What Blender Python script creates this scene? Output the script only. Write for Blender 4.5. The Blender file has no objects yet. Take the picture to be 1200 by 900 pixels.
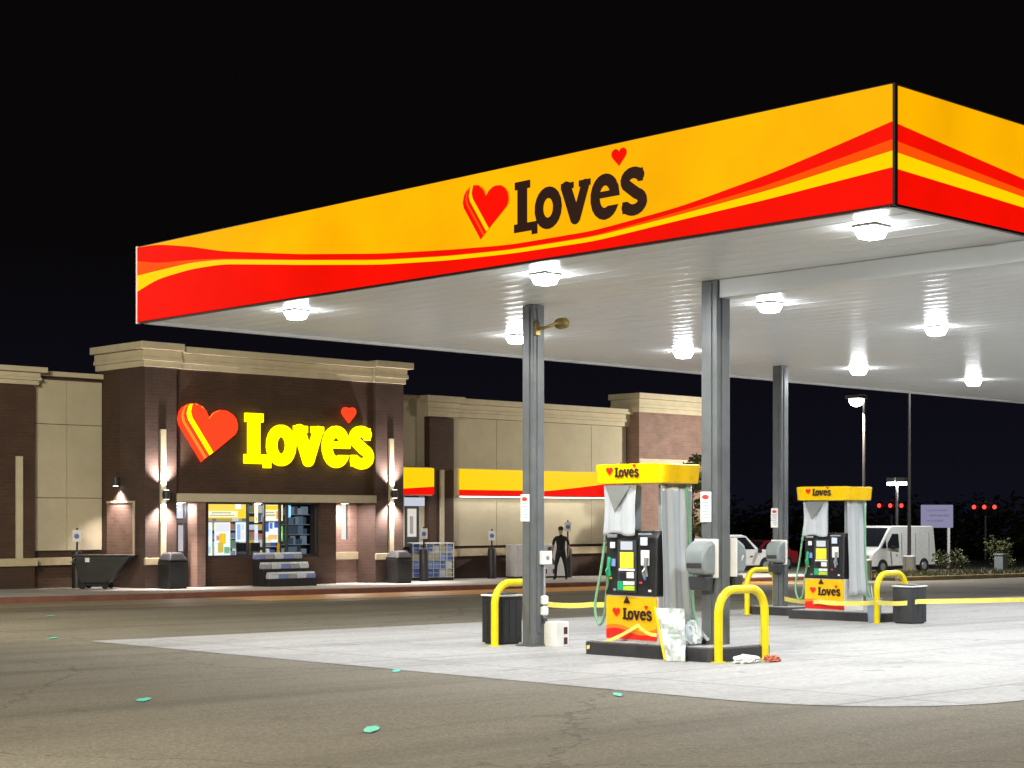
import bpy, bmesh, math, random
import numpy as np
from mathutils import Vector, Matrix
random.seed(7)
PI = math.pi
scene = bpy.context.scene
COL = scene.collection

# ------------------------------------------------------------------ site frame
# X runs along the shop front, Y runs from the forecourt towards the shop, the near canopy corner is the origin
CAM = Vector((-14.275, -9.405, 1.6))
FWD = (0.6923, 0.7216)
def zg(x, y):                                     # the lot falls gently away from the viewer
    return -0.0125 * ((x - CAM.x) * FWD[0] + (y - CAM.y) * FWD[1])

# ------------------------------------------------------------------ materials
MATS = {}
def mat(name, col, rough=0.6, metal=0.0, var=0.12, scale=6.0, bump=0.0, bscale=40.0, emit=0.0, coat=0.0, alpha=1.0, trans=0.0):
    if name in MATS: return MATS[name]
    m = bpy.data.materials.new(name); m.use_nodes = True
    nt = m.node_tree; N = nt.nodes; Lk = nt.links
    p = N['Principled BSDF']
    p.inputs['Roughness'].default_value = rough
    p.inputs['Metallic'].default_value = metal
    p.inputs['Coat Weight'].default_value = coat
    p.inputs['Transmission Weight'].default_value = trans
    c = (col[0], col[1], col[2], 1)
    p.inputs['Base Color'].default_value = c
    if var > 0 or bump > 0:
        tc = N.new('ShaderNodeTexCoord')
    if var > 0:
        nz = N.new('ShaderNodeTexNoise'); nz.inputs['Scale'].default_value = scale; nz.inputs['Detail'].default_value = 6
        nz.inputs['Roughness'].default_value = 0.65
        Lk.new(tc.outputs['Object'], nz.inputs['Vector'])
        rp = N.new('ShaderNodeMapRange'); rp.inputs['From Min'].default_value = 0.25; rp.inputs['From Max'].default_value = 0.75
        rp.inputs['To Min'].default_value = 1 - var; rp.inputs['To Max'].default_value = 1 + var
        Lk.new(nz.outputs['Fac'], rp.inputs['Value'])
        vm = N.new('ShaderNodeVectorMath'); vm.operation = 'SCALE'; vm.inputs[0].default_value = col[:3]
        Lk.new(rp.outputs['Result'], vm.inputs['Scale'])
        Lk.new(vm.outputs['Vector'], p.inputs['Base Color'])
        rr = N.new('ShaderNodeMapRange'); rr.inputs['From Min'].default_value = 0.3; rr.inputs['From Max'].default_value = 0.7
        rr.inputs['To Min'].default_value = max(0.02, rough - 0.08); rr.inputs['To Max'].default_value = min(1, rough + 0.08)
        Lk.new(nz.outputs['Fac'], rr.inputs['Value']); Lk.new(rr.outputs['Result'], p.inputs['Roughness'])
    if bump > 0:
        nb = N.new('ShaderNodeTexNoise'); nb.inputs['Scale'].default_value = bscale; nb.inputs['Detail'].default_value = 4
        Lk.new(tc.outputs['Object'], nb.inputs['Vector'])
        bp = N.new('ShaderNodeBump'); bp.inputs['Strength'].default_value = bump; bp.inputs['Distance'].default_value = 0.02
        Lk.new(nb.outputs['Fac'], bp.inputs['Height']); Lk.new(bp.outputs['Normal'], p.inputs['Normal'])
    if emit > 0:
        p.inputs['Base Color'].default_value = (c[0]*.05, c[1]*.05, c[2]*.05, 1)
        p.inputs['Specular IOR Level'].default_value = 0.08
        p.inputs['Emission Color'].default_value = c; p.inputs['Emission Strength'].default_value = emit
    MATS[name] = m
    return m

def ground_mat(name, c1, c2, rough, big, fine, joints=None, streak=0.0, bump=0.4, stains=0.0, grit=0.0):
    m = bpy.data.materials.new(name); m.use_nodes = True
    nt = m.node_tree; N = nt.nodes; Lk = nt.links; p = N['Principled BSDF']
    tc = N.new('ShaderNodeTexCoord')
    def noise(scale, detail=6, rough_=0.6, stretch=None):
        n = N.new('ShaderNodeTexNoise'); n.inputs['Scale'].default_value = scale; n.inputs['Detail'].default_value = detail
        n.inputs['Roughness'].default_value = rough_
        if stretch:
            mp = N.new('ShaderNodeMapping'); mp.inputs['Scale'].default_value = stretch[:3]; mp.inputs['Rotation'].default_value = (0, 0, stretch[3])
            Lk.new(tc.outputs['Object'], mp.inputs['Vector']); Lk.new(mp.outputs['Vector'], n.inputs['Vector'])
        else:
            Lk.new(tc.outputs['Object'], n.inputs['Vector'])
        return n
    def ramp(src, lo, hi, a, b):
        r = N.new('ShaderNodeMapRange'); r.inputs['From Min'].default_value = lo; r.inputs['From Max'].default_value = hi
        r.inputs['To Min'].default_value = a; r.inputs['To Max'].default_value = b; Lk.new(src, r.inputs['Value']); return r.outputs['Result']
    def mix(fac, a, b, mode='MIX'):
        x = N.new('ShaderNodeMix'); x.data_type = 'RGBA'; x.blend_type = mode; x.clamp_factor = True
        if isinstance(fac, float): x.inputs[0].default_value = fac
        else: Lk.new(fac, x.inputs[0])
        for i, v in ((6, a), (7, b)):
            if isinstance(v, tuple): x.inputs[i].default_value = (*v, 1)
            else: Lk.new(v, x.inputs[i])
        return x.outputs[2]
    nb = noise(big, 5, 0.55)
    col = mix(ramp(nb.outputs['Fac'], 0.3, 0.7, 0, 1), c1, c2)
    nf = noise(fine, 8, 0.75)
    g = ramp(nf.outputs['Fac'], 0.3, 0.7, 0.72, 1.28)
    vm = N.new('ShaderNodeVectorMath'); vm.operation = 'SCALE'; Lk.new(col, vm.inputs[0]); Lk.new(g, vm.inputs['Scale']); col = vm.outputs['Vector']
    if streak > 0:
        for ang, sc in ((0.0, 0.9), (PI/2 + 0.25, 0.7)):
            ns = noise(sc, 4, 0.6, (0.08, 1.6, 1, ang))
            f = ramp(ns.outputs['Fac'], 0.52, 0.72, 0, streak)
            col = mix(f, col, tuple(v * 0.55 for v in c1))
    if grit > 0:
        vo2 = N.new('ShaderNodeTexVoronoi'); vo2.inputs['Scale'].default_value = 55; Lk.new(tc.outputs['Object'], vo2.inputs['Vector'])
        s2 = N.new('ShaderNodeSeparateColor'); Lk.new(vo2.outputs['Color'], s2.inputs[0])
        v2 = N.new('ShaderNodeVectorMath'); v2.operation = 'SCALE'; Lk.new(col, v2.inputs[0]); Lk.new(ramp(s2.outputs[0], 0, 1, 1-grit, 1+grit), v2.inputs['Scale']); col = v2.outputs['Vector']
        ck = N.new('ShaderNodeTexVoronoi'); ck.feature = 'DISTANCE_TO_EDGE'; ck.inputs['Scale'].default_value = 0.16
        wp = N.new('ShaderNodeVectorMath'); wp.operation = 'ADD'; wn = noise(0.9, 5, 0.7); Lk.new(tc.outputs['Object'], wp.inputs[0]); Lk.new(wn.outputs['Color'], wp.inputs[1]); Lk.new(wp.outputs['Vector'], ck.inputs['Vector'])
        col = mix(ramp(ck.outputs['Distance'], 0.0, 0.005, 0.6, 0.0), col, tuple(v * 0.3 for v in c1))
    if stains > 0:
        nsn = noise(0.55, 6, 0.7)
        col = mix(ramp(nsn.outputs['Fac'], 0.56, 0.74, 0, stains), col, tuple(v * 0.4 for v in c1))
        nsp = noise(2.6, 3, 0.5); col = mix(ramp(nsp.outputs['Fac'], 0.66, 0.72, 0, stains), col, tuple(v * 0.42 for v in c1))
    if joints:
        br = N.new('ShaderNodeTexBrick'); br.offset = 0.0; br.squash = 1.0
        br.inputs['Scale'].default_value = 1.0; br.inputs['Brick Width'].default_value = joints[0]; br.inputs['Row Height'].default_value = joints[1]
        br.inputs['Mortar Size'].default_value = 0.018; br.inputs['Mortar Smooth'].default_value = 0.3
        Lk.new(tc.outputs['Object'], br.inputs['Vector'])
        col = mix(br.outputs['Fac'], col, tuple(v * 0.45 for v in c1))
    Lk.new(col, p.inputs['Base Color'])
    Lk.new(ramp(nb.outputs['Fac'], 0.3, 0.7, rough - 0.1, rough + 0.1), p.inputs['Roughness'])
    if bump > 0:
        bp = N.new('ShaderNodeBump'); bp.inputs['Strength'].default_value = bump; bp.inputs['Distance'].default_value = 0.015
        nn = noise(70, 3, 0.7); Lk.new(nn.outputs['Fac'], bp.inputs['Height']); Lk.new(bp.outputs['Normal'], p.inputs['Normal'])
    return m

def brick_mat(name, c1, c2, mortar):
    m = bpy.data.materials.new(name); m.use_nodes = True
    nt = m.node_tree; N = nt.nodes; Lk = nt.links; p = N['Principled BSDF']; p.inputs['Roughness'].default_value = 0.75
    tc = N.new('ShaderNodeTexCoord'); sx = N.new('ShaderNodeSeparateXYZ'); Lk.new(tc.outputs['Object'], sx.inputs[0])
    ad = N.new('ShaderNodeMath'); Lk.new(sx.outputs['X'], ad.inputs[0]); Lk.new(sx.outputs['Y'], ad.inputs[1])
    cb = N.new('ShaderNodeCombineXYZ'); Lk.new(ad.outputs[0], cb.inputs['X']); Lk.new(sx.outputs['Z'], cb.inputs['Y'])
    br = N.new('ShaderNodeTexBrick'); br.inputs['Scale'].default_value = 1; br.inputs['Brick Width'].default_value = 0.3; br.inputs['Row Height'].default_value = 0.1
    br.inputs['Mortar Size'].default_value = 0.01; br.inputs['Color1'].default_value = (*c1, 1); br.inputs['Color2'].default_value = (*c2, 1); br.inputs['Mortar'].default_value = (*mortar, 1)
    Lk.new(cb.outputs[0], br.inputs['Vector'])
    nz = N.new('ShaderNodeTexNoise'); nz.inputs['Scale'].default_value = 1.3; nz.inputs['Detail'].default_value = 6; Lk.new(tc.outputs['Object'], nz.inputs['Vector'])
    rp = N.new('ShaderNodeMapRange'); rp.inputs['From Min'].default_value = .3; rp.inputs['From Max'].default_value = .7; rp.inputs['To Min'].default_value = .8; rp.inputs['To Max'].default_value = 1.2
    Lk.new(nz.outputs['Fac'], rp.inputs['Value'])
    vm = N.new('ShaderNodeVectorMath'); vm.operation = 'SCALE'; Lk.new(br.outputs['Color'], vm.inputs[0]); Lk.new(rp.outputs['Result'], vm.inputs['Scale'])
    Lk.new(vm.outputs['Vector'], p.inputs['Base Color'])
    bp = N.new('ShaderNodeBump'); bp.inputs['Strength'].default_value = .3; bp.inputs['Distance'].default_value = .01; bp.invert = True
    Lk.new(br.outputs['Fac'], bp.inputs['Height']); Lk.new(bp.outputs['Normal'], p.inputs['Normal'])
    return m

def glass_mat(name, tint=(0.9, 0.95, 1.0), gloss=0.12):
    m = bpy.data.materials.new(name); m.use_nodes = True
    nt = m.node_tree; N = nt.nodes; Lk = nt.links; N.remove(N['Principled BSDF'])
    t = N.new('ShaderNodeBsdfTransparent'); t.inputs['Color'].default_value = (*tint, 1)
    g = N.new('ShaderNodeBsdfGlossy'); g.inputs['Roughness'].default_value = 0.03
    x = N.new('ShaderNodeMixShader'); x.inputs[0].default_value = gloss
    Lk.new(t.outputs[0], x.inputs[1]); Lk.new(g.outputs[0], x.inputs[2]); Lk.new(x.outputs[0], N['Material Output'].inputs['Surface'])
    return m

def film_mat(name, col, opacity):                 # thin translucent plastic sheeting
    m = bpy.data.materials.new(name); m.use_nodes = True
    nt = m.node_tree; N = nt.nodes; Lk = nt.links; p = N['Principled BSDF']
    p.inputs['Base Color'].default_value = (*col, 1); p.inputs['Roughness'].default_value = 0.25; p.inputs['Alpha'].default_value = opacity
    return m

def emis(name, col, strength, rough=0.4):
    return mat(name, col, rough, emit=strength, var=0)

ASPHALT = ground_mat('asphalt', (0.165, 0.146, 0.108), (0.22, 0.2, 0.16), 0.85, 0.25, 26, streak=0.55, bump=0.7, stains=0.35, grit=0.24)
CONCRETE = ground_mat('forecourt concrete', (0.315, 0.309, 0.305), (0.40, 0.394, 0.386), 0.75, 0.35, 12, joints=(4.6, 3.7), streak=0.5, bump=0.25, stains=0.5)
WALK = ground_mat('sidewalk concrete', (0.40, 0.385, 0.36), (0.5, 0.48, 0.45), 0.8, 0.6, 14, joints=(1.5, 1.5), bump=0.25)
APRON = ground_mat('parking lane surface', (0.15, 0.125, 0.09), (0.21, 0.18, 0.13), 0.55, 0.4, 18, streak=0.4, bump=0.3)
VERGE = ground_mat('verge earth', (0.07, 0.06, 0.03), (0.12, 0.1, 0.06), 0.95, 0.8, 14, bump=0.8)
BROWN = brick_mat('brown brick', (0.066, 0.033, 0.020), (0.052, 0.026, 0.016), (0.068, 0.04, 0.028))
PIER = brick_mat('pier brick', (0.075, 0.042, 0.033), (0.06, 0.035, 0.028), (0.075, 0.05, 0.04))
LIT_BRICK = brick_mat('pale lit brick', (0.25, 0.15, 0.118), (0.20, 0.118, 0.095), (0.23, 0.165, 0.135))  # paler brick for the lamplit walls, light put into the colour
CREAM = mat('cream stucco', (0.50, 0.455, 0.33), 0.85, var=0.1, scale=1.5, bump=0.25, bscale=30)
TRIM = mat('cream cornice', (0.55, 0.49, 0.35), 0.8, var=0.12, scale=2.5)
STONE = mat('stone ledge', (0.5, 0.42, 0.28), 0.8, var=0.15, scale=5)
SOFFIT = mat('white soffit metal', (0.80, 0.82, 0.82), 0.30, var=0)
WHITE = mat('white paint', (0.75, 0.75, 0.73), 0.5, var=0.06)
STEEL = mat('painted grey steel', (0.115, 0.125, 0.13), 0.38, var=0.22, scale=2.2, bump=0.05)
GALV = mat('galvanised metal', (0.42, 0.44, 0.46), 0.4, metal=0.6, var=0.15)
BLACKP = mat('black plastic', (0.016, 0.016, 0.018), 0.45, var=0.25)
DARKP = mat('dark grey plastic', (0.035, 0.037, 0.042), 0.5, var=0.2)
GREYP = mat('grey plastic', (0.22, 0.25, 0.26), 0.4, var=0.1)
RUBBER = mat('black rubber', (0.012, 0.012, 0.012), 0.8, var=0.2)
CURBM = mat('dark island kerb steel', (0.03, 0.03, 0.034), 0.5, var=0.45, scale=5)
YELLOW = mat('safety yellow paint', (0.86, 0.68, 0.0), 0.35, var=0.1, scale=5, coat=0.3)
REDC = mat('red kerb paint', (0.17, 0.065, 0.045), 0.7, var=0.35, scale=3)
F_YEL = emis('backlit yellow', (1.0, 0.455, 0.0), 1.0, .75)
def uneven(m, lo, hi, sc):                       # tubes behind the face light it a little unevenly
    nt = m.node_tree; N = nt.nodes; n = N.new('ShaderNodeTexNoise'); n.inputs['Scale'].default_value = sc; n.inputs['Detail'].default_value = 3
    tc = N.new('ShaderNodeTexCoord'); nt.links.new(tc.outputs['Object'], n.inputs['Vector'])
    r = N.new('ShaderNodeMapRange'); r.inputs['From Min'].default_value = .3; r.inputs['From Max'].default_value = .7; r.inputs['To Min'].default_value = lo; r.inputs['To Max'].default_value = hi
    nt.links.new(n.outputs['Fac'], r.inputs['Value']); nt.links.new(r.outputs['Result'], N['Principled BSDF'].inputs['Emission Strength'])
uneven(F_YEL, .9, 1.12, .8)
F_RED = emis('backlit red', (0.95, 0.004, 0.0), 1.0, .75)
uneven(F_RED, .88, 1.05, .8)
F_ORA = emis('backlit orange', (1.0, 0.085, 0.002), 1.0)
F_LINE = emis('backlit bright yellow', (1.0, 0.62, 0.0), 1.05)
INK = mat('dark brown ink', (0.022, 0.006, 0.004), 0.5, var=0)
P_RED = mat('printed red', (0.75, 0.015, 0.01), 0.4, var=0)
P_YEL = mat('printed yellow', (0.82, 0.47, 0.005), 0.35, var=0.08)
P_ORA = mat('printed orange', (0.85, 0.2, 0.01), 0.4, var=0)
S_YEL = emis('lit yellow letters', (1.0, 0.80, 0.0), 2.3)
S_RED = emis('lit red heart', (1.0, 0.04, 0.01), 1.7)
S_ORA = emis('lit orange heart', (1.0, 0.2, 0.02), 1.5)
LENS = emis('lamp lens', (0.93, 0.97, 1.0), 65)
GLASS = glass_mat('window glass')
DGLASS = mat('dark car glass', (0.012, 0.014, 0.017), 0.06, var=0)
FILM = film_mat('grey plastic sheeting', (0.47, 0.50, 0.53), 0.97)
FILMT = film_mat('clear plastic sheeting', (0.55, 0.6, 0.62), 0.86)
GREENH = mat('pale green hose rubber', (0.17, 0.38, 0.22), 0.45, var=0.15)
TAPE = mat('yellow caution tape', (0.85, 0.74, 0.16), 0.4, var=0.15, scale=8)
PAPER = mat('white paper', (0.78, 0.78, 0.76), 0.7, var=0.05)
BLUE = mat('blue print', (0.09, 0.17, 0.5), 0.5, var=0.1)
REDP = mat('red print', (0.6, 0.05, 0.04), 0.5, var=0.1)
GREENP = mat('green plastic', (0.02, 0.35, 0.16), 0.4, var=0.1)

# ------------------------------------------------------------------ mesh builder
class MB:
    def __init__(s): s.bm = bmesh.new(); s.mi = 0
    def _f(s, vs):
        try:
            f = s.bm.faces.new(vs); f.material_index = s.mi; return f
        except ValueError: return None
    def box(s, x0, x1, y0, y1, z0, z1, M=None):
        P = [(x0,y0,z0),(x1,y0,z0),(x1,y1,z0),(x0,y1,z0),(x0,y0,z1),(x1,y0,z1),(x1,y1,z1),(x0,y1,z1)]
        v = [s.bm.verts.new(M @ Vector(p) if M else p) for p in P]
        for q in ((3,2,1,0),(4,5,6,7),(0,1,5,4),(1,2,6,5),(2,3,7,6),(3,0,4,7)): s._f([v[i] for i in q])
        return s
    def hexa(s, lo, hi):                          # two quads, lower then upper, same winding (ccw from above)
        v = [s.bm.verts.new(p) for p in list(lo) + list(hi)]
        for q in ((3,2,1,0),(4,5,6,7),(0,1,5,4),(1,2,6,5),(2,3,7,6),(3,0,4,7)): s._f([v[i] for i in q])
        return s
    def prism(s, pts, f0, f1):                    # closed outline pts, f0/f1 map (a,b) to 3-D
        a = [s.bm.verts.new(f0(*p)) for p in pts]; b = [s.bm.verts.new(f1(*p)) for p in pts]
        n = len(pts); s._f(a[::-1]); s._f(b)
        for i in range(n): s._f([a[i], a[(i+1) % n], b[(i+1) % n], b[i]])
        return s
    def tube(s, pts, r, n=10, caps=True):
        pts = [Vector(p) for p in pts]; rings = []
        up = None
        for i, p in enumerate(pts):
            t = (pts[min(i+1, len(pts)-1)] - pts[max(i-1, 0)]).normalized()
            if up is None: up = Vector((0,0,1)) if abs(t.z) < .9 else Vector((1,0,0))
            u = (up - t * up.dot(t)).normalized(); w = t.cross(u); up = u
            rr = r[i] if isinstance(r, (list, tuple)) else r
            rings.append([s.bm.verts.new(p + (u * math.cos(a) + w * math.sin(a)) * rr) for a in (2*PI*k/n for k in range(n))])
        for A, B in zip(rings, rings[1:]):
            for k in range(n): s._f([A[k], A[(k+1) % n], B[(k+1) % n], B[k]])
        if caps: s._f(rings[0][::-1]); s._f(rings[-1])
        return s
    def lathe(s, prof, c=(0,0,0), n=20, axis='z', sx=1, sy=1):
        rings = []
        for r, h in prof:
            ring = []
            for k in range(n):
                a = 2*PI*k/n; x, y = r*math.cos(a)*sx, r*math.sin(a)*sy
                p = (x, y, h) if axis == 'z' else ((h, x, y) if axis == 'x' else (x, h, y))
                ring.append(s.bm.verts.new((p[0]+c[0], p[1]+c[1], p[2]+c[2])))
            rings.append(ring)
        for A, B in zip(rings, rings[1:]):
            for k in range(n): s._f([A[k], A[(k+1) % n], B[(k+1) % n], B[k]])
        s._f(rings[0][::-1]); s._f(rings[-1])
        return s
    def quad(s, a, b, c, d): s._f([s.bm.verts.new(p) for p in (a, b, c, d)]); return s
    def build(s, name, m, parent=None, loc=(0,0,0), rz=0, bevel=0.0, smooth=False):
        bmesh.ops.recalc_face_normals(s.bm, faces=s.bm.faces)
        me = bpy.data.meshes.new(name); s.bm.to_mesh(me); s.bm.free()
        return link(name, me, m, parent, loc, rz, bevel, smooth)
def link(name, me, m, parent=None, loc=(0,0,0), rz=0, bevel=0.0, smooth=False):
    for x in (m if isinstance(m, (list, tuple)) else [m]): me.materials.append(x)
    o = bpy.data.objects.new(name, me); COL.objects.link(o)
    o.location = loc; o.rotation_euler = (0, 0, rz)
    if parent is not None: o.parent = parent
    if smooth:
        for p in me.polygons: p.use_smooth = True
        me.set_sharp_from_angle(angle=math.radians(40))
    if bevel > 0:
        b = o.modifiers.new('bevel', 'BEVEL'); b.width = bevel; b.segments = 2; b.limit_method = 'ANGLE'; b.angle_limit = math.radians(35)
    return o
def tag(o, label=None, cat=None, group=None, kind=None):
    for k, v in (('label', label), ('category', cat), ('group', group), ('kind', kind)):
        if v: o[k] = v
    return o
def thing(name, label, cat, loc=(0,0,0), rz=0, group=None):
    o = bpy.data.objects.new(name, None); COL.objects.link(o); o.location = loc; o.rotation_euler = (0,0,rz)
    o.empty_display_size = 0.2
    return tag(o, label, cat, group)
def copy_tree(o, parent=None):
    c = o.copy(); COL.objects.link(c)
    if parent is not None: c.parent = parent
    for ch in list(o.children): copy_tree(ch, c)
    return c
def on_ground(x, y, dz=0): return (x, y, zg(x, y) + dz)
def lamp(name, kind, loc, power, color=(1,1,1), aim=None, **kw):
    l = bpy.data.lights.new(name, kind); l.energy = power; l.color = color
    for k, v in kw.items(): setattr(l, k, v)
    o = bpy.data.objects.new(name, l); COL.objects.link(o); o.location = loc
    if aim is not None: o.rotation_euler = (Vector(aim) - Vector(loc)).to_track_quat('-Z', 'Y').to_euler()
    return o

# ------------------------------------------------------------------ lettering
def s_box(X, Y, x0, x1, y0, y1):
    dx = np.maximum(x0 - X, X - x1); dy = np.maximum(y0 - Y, Y - y1); return np.maximum(dx, dy)
def s_cap(X, Y, ax, ay, bx, by, r):
    bx_, by_ = bx - ax, by - ay; L2 = bx_*bx_ + by_*by_ + 1e-9
    t = np.clip(((X-ax)*bx_ + (Y-ay)*by_) / L2, 0, 1); return np.hypot(X - ax - t*bx_, Y - ay - t*by_) - r
def s_ring(X, Y, cx, cy, rx, ry, t):
    q = np.hypot((X-cx)/rx, (Y-cy)/ry); g = np.hypot((X-cx)/rx**2, (Y-cy)/ry**2) + 1e-6
    return np.abs(q * (q - 1) / g) - t
def letters(X, Y, w):
    """the five slab letters of the sign, baseline 0, capital height 1; w = half stroke"""
    mn = np.minimum
    d = s_box(X, Y, .22-w*1.15, .22+w*1.15, .03, .98)                           # L
    d = mn(d, s_box(X, Y, .02, .43, .90-w*.5, 1.0)); d = mn(d, s_box(X, Y, 0, .60, 0, w*1.5)); d = mn(d, s_box(X, Y, .47, .62, -.08, .14))
    d = mn(d, s_ring(X, Y, .90, .38, .33-w*.8, .38-w*.7, w))                    # o
    d = mn(d, s_cap(X, Y, 1.36, .70, 1.59, .09, w*1.1)); d = mn(d, s_cap(X, Y, 1.84, .70, 1.62, .09, w*.9))   # v
    d = mn(d, s_box(X, Y, 1.23, 1.55, .67, .79)); d = mn(d, s_box(X, Y, 1.68, 1.97, .67, .79))
    e = s_ring(X, Y, 2.32, .39, .33-w*.8, .40-w*.7, w)                           # e
    e = np.maximum(e, -np.maximum(s_box(X, Y, 2.34, 2.8, .21, .37), -(Y - .20)))
    d = mn(d, e); d = mn(d, s_box(X, Y, 2.12, 2.60, .37, .37 + w*1.1))
    pts = []                                                                     # s
    for k in range(13):
        a = math.radians(35 + k * (235/12)); pts.append((2.99 + .19*math.cos(a), .60 + .14*math.sin(a)))
    for k in range(13):
        a = math.radians(90 - k * (235/12)); pts.append((3.00 + .21*math.cos(a), .20 + .155*math.sin(a) ))
    pts = pts[:11] + pts[14:]
    for (ax, ay), (bx, by) in zip(pts, pts[1:]): d = mn(d, s_cap(X, Y, ax, ay, bx, by, w*.95))
    d = mn(d, s_box(X, Y, 3.10, 3.22, .56, .80)); d = mn(d, s_box(X, Y, 2.74, 2.86, .0, .22))
    return d
def contours(fn, x0, x1, y0, y1, h):
    xs = np.arange(x0, x1 + h, h); ys = np.arange(y0, y1 + h, h); X, Y = np.meshgrid(xs, ys); D = fn(X, Y)
    D = np.where(np.abs(D) < 1e-6, 1e-6, D); seg = {}
    ny, nx = D.shape
    def ex(i, j):                                  # crossing on horizontal edge (i,j)-(i,j+1)
        a, b = D[i, j], D[i, j+1]; return (xs[j] + h*a/(a-b), ys[i])
    def ey(i, j):
        a, b = D[i, j], D[i+1, j]; return (xs[j], ys[i] + h*a/(a-b))
    S = D < 0
    cell = S[:-1,:-1].astype(int) + 2*S[:-1,1:] + 4*S[1:,1:] + 8*S[1:,:-1]
    T = {1:[(3,0)],2:[(0,1)],3:[(3,1)],4:[(1,2)],5:[(3,2),(1,0)],6:[(0,2)],7:[(3,2)],8:[(2,3)],9:[(2,0)],10:[(0,3),(2,1)],11:[(2,1)],12:[(1,3)],13:[(1,0)],14:[(0,3)]}
    P = {}
    for i, j in np.argwhere((cell > 0) & (cell < 15)):
        def key(e): return {0:('h',i,j),1:('v',i,j+1),2:('h',i+1,j),3:('v',i,j)}[e]
        for a, b in T[int(cell[i, j])]:
            ka, kb = key(a), key(b); seg[ka] = kb
            for k in (ka, kb):
                if k not in P: P[k] = ex(k[1], k[2]) if k[0] == 'h' else ey(k[1], k[2])
    loops = []
    while seg:
        k0 = next(iter(seg)); loop = [k0]; k = seg.pop(k0)
        while k != k0 and k in seg: loop.append(k); k = seg.pop(k)
        if len(loop) > 6: loops.append([P[q] for q in loop])
    return loops
def thin(loop, tol):
    pts = [loop[0]]
    for i in range(1, len(loop)-1):
        a, b, c = pts[-1], loop[i], loop[i+1]
        if abs((b[0]-a[0])*(c[1]-a[1]) - (b[1]-a[1])*(c[0]-a[0])) > tol * math.hypot(c[0]-a[0], c[1]-a[1]): pts.append(b)
    pts.append(loop[-1]); return pts
def flat_mesh(loops, depth, bev=0.0):
    cu = bpy.data.curves.new('outline', 'CURVE'); cu.dimensions = '2D'; cu.fill_mode = 'BOTH'; cu.extrude = depth / 2
    if bev: cu.bevel_depth = bev; cu.bevel_resolution = 2; cu.offset = -bev
    for lp in loops:
        sp = cu.splines.new('POLY'); sp.points.add(len(lp)-1); sp.use_cyclic_u = True
        for q, p in zip(sp.points, lp): q.co = (p[0], p[1], 0, 1)
    o = bpy.data.objects.new('outline', cu); me = bpy.data.meshes.new_from_object(o)
    bpy.data.objects.remove(o); bpy.data.curves.remove(cu); me.materials.clear(); return me
def heart_loop(cx, cy, hw, rot=0.0, n=14):
    half = []
    for P in (((0,.50),(.10,.84),(.42,.93),(.62,.86)), ((.62,.86),(.88,.78),(1.0,.58),(1.0,.34)), ((1.0,.34),(1.0,-.02),(.36,-.46),(0,-.95))):
        for k in range(n):
            u = k/n; c = ((1-u)**3, 3*u*(1-u)**2, 3*u*u*(1-u), u**3)
            half.append((sum(w*p[0] for w, p in zip(c, P)), sum(w*p[1] for w, p in zip(c, P))))
    pts = half + [(0,-.95)] + [(-x, y) for x, y in half[:0:-1]]
    return [(cx + hw*(x*math.cos(rot) - y*math.sin(rot)), cy + hw*(x*math.sin(rot) + y*math.cos(rot))) for x, y in pts][::-1]
def s_poly(X, Y, pts):
    P = np.array(pts); d = np.full(X.shape, 1e9); inside = np.zeros(X.shape, bool)
    for (ax, ay), (bx, by) in zip(P, np.roll(P, -1, axis=0)):
        d = np.minimum(d, s_cap(X, Y, ax, ay, bx, by, 0))
        if by != ay:
            c = (ay > Y) != (by > Y); inside ^= c & (X < (bx-ax)*(Y-ay)/(by-ay) + ax)
    return np.where(inside, -d, d)
EMB = [(-.88 + (x + .90)*1.16, y) for x, y in heart_loop(-.90, .555, .60, -.17)]
def emblem_layer(k):
    def fn(X, Y):
        d = s_poly(X, Y, EMB)
        if k:
            rest = np.maximum((-.80 + .17*(Y - .86)) - X, .45 - Y)     # the front heart keeps its whole right lobe
            d = np.maximum(d + .006, np.minimum(s_poly(X - .90*k, Y - .47*k, EMB), rest))
        return d
    return [thin(l, .003) for l in contours(fn, -1.9, .1, -.35, 1.4, .014)]
EMB_L = [emblem_layer(q) for q in (0, .10, .155, .225, .325)]
def heart_emblem(parent, face, org, sc, proud, step, mats, bev=0.0, xs=1.0):
    """tilted heart cut by bands along its lower flank: red, orange, red, yellow, red, each layer a little prouder"""
    red, ora, yel, red2 = mats
    base = sign_piece('emblem_heart', EMB_L[0], red, parent, face, org, sc, proud, step, bev, xs)
    for i, m in enumerate((ora, red, yel, red2)):
        sign_piece('emblem_band', EMB_L[i+1], m, base, face, org, sc, proud + step*(i+1), step, bev, xs)
    return base
LET_BOLD = [thin(l, .0012) for l in contours(lambda X, Y: letters(X, Y, .112), -.2, 3.5, -.2, 1.2, .008)]
LET_FAT = [thin(l, .0012) for l in contours(lambda X, Y: letters(X, Y, .112) - .012, -.3, 3.6, -.3, 1.3, .008)]
FACE_LEFT = Matrix(((0,0,-1),(-1,0,0),(0,1,0))).to_4x4()      # outlines on a face that looks towards -X
FACE_FRONT = Matrix(((1,0,0),(0,0,-1),(0,1,0))).to_4x4()      # outlines on a face that looks towards -Y
def sign_piece(name, loops, m, parent, face, org, sc, proud, depth, bev=0.0, xs=1.0):
    me = flat_mesh([[(x*sc*xs, y*sc) for x, y in l] for l in loops], depth, bev)
    me.transform(Matrix.Translation((0, 0, proud + depth/2 + bev)))
    me.transform(face); me.transform(Matrix.Translation(org))
    return link(name, me, m, parent)
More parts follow.
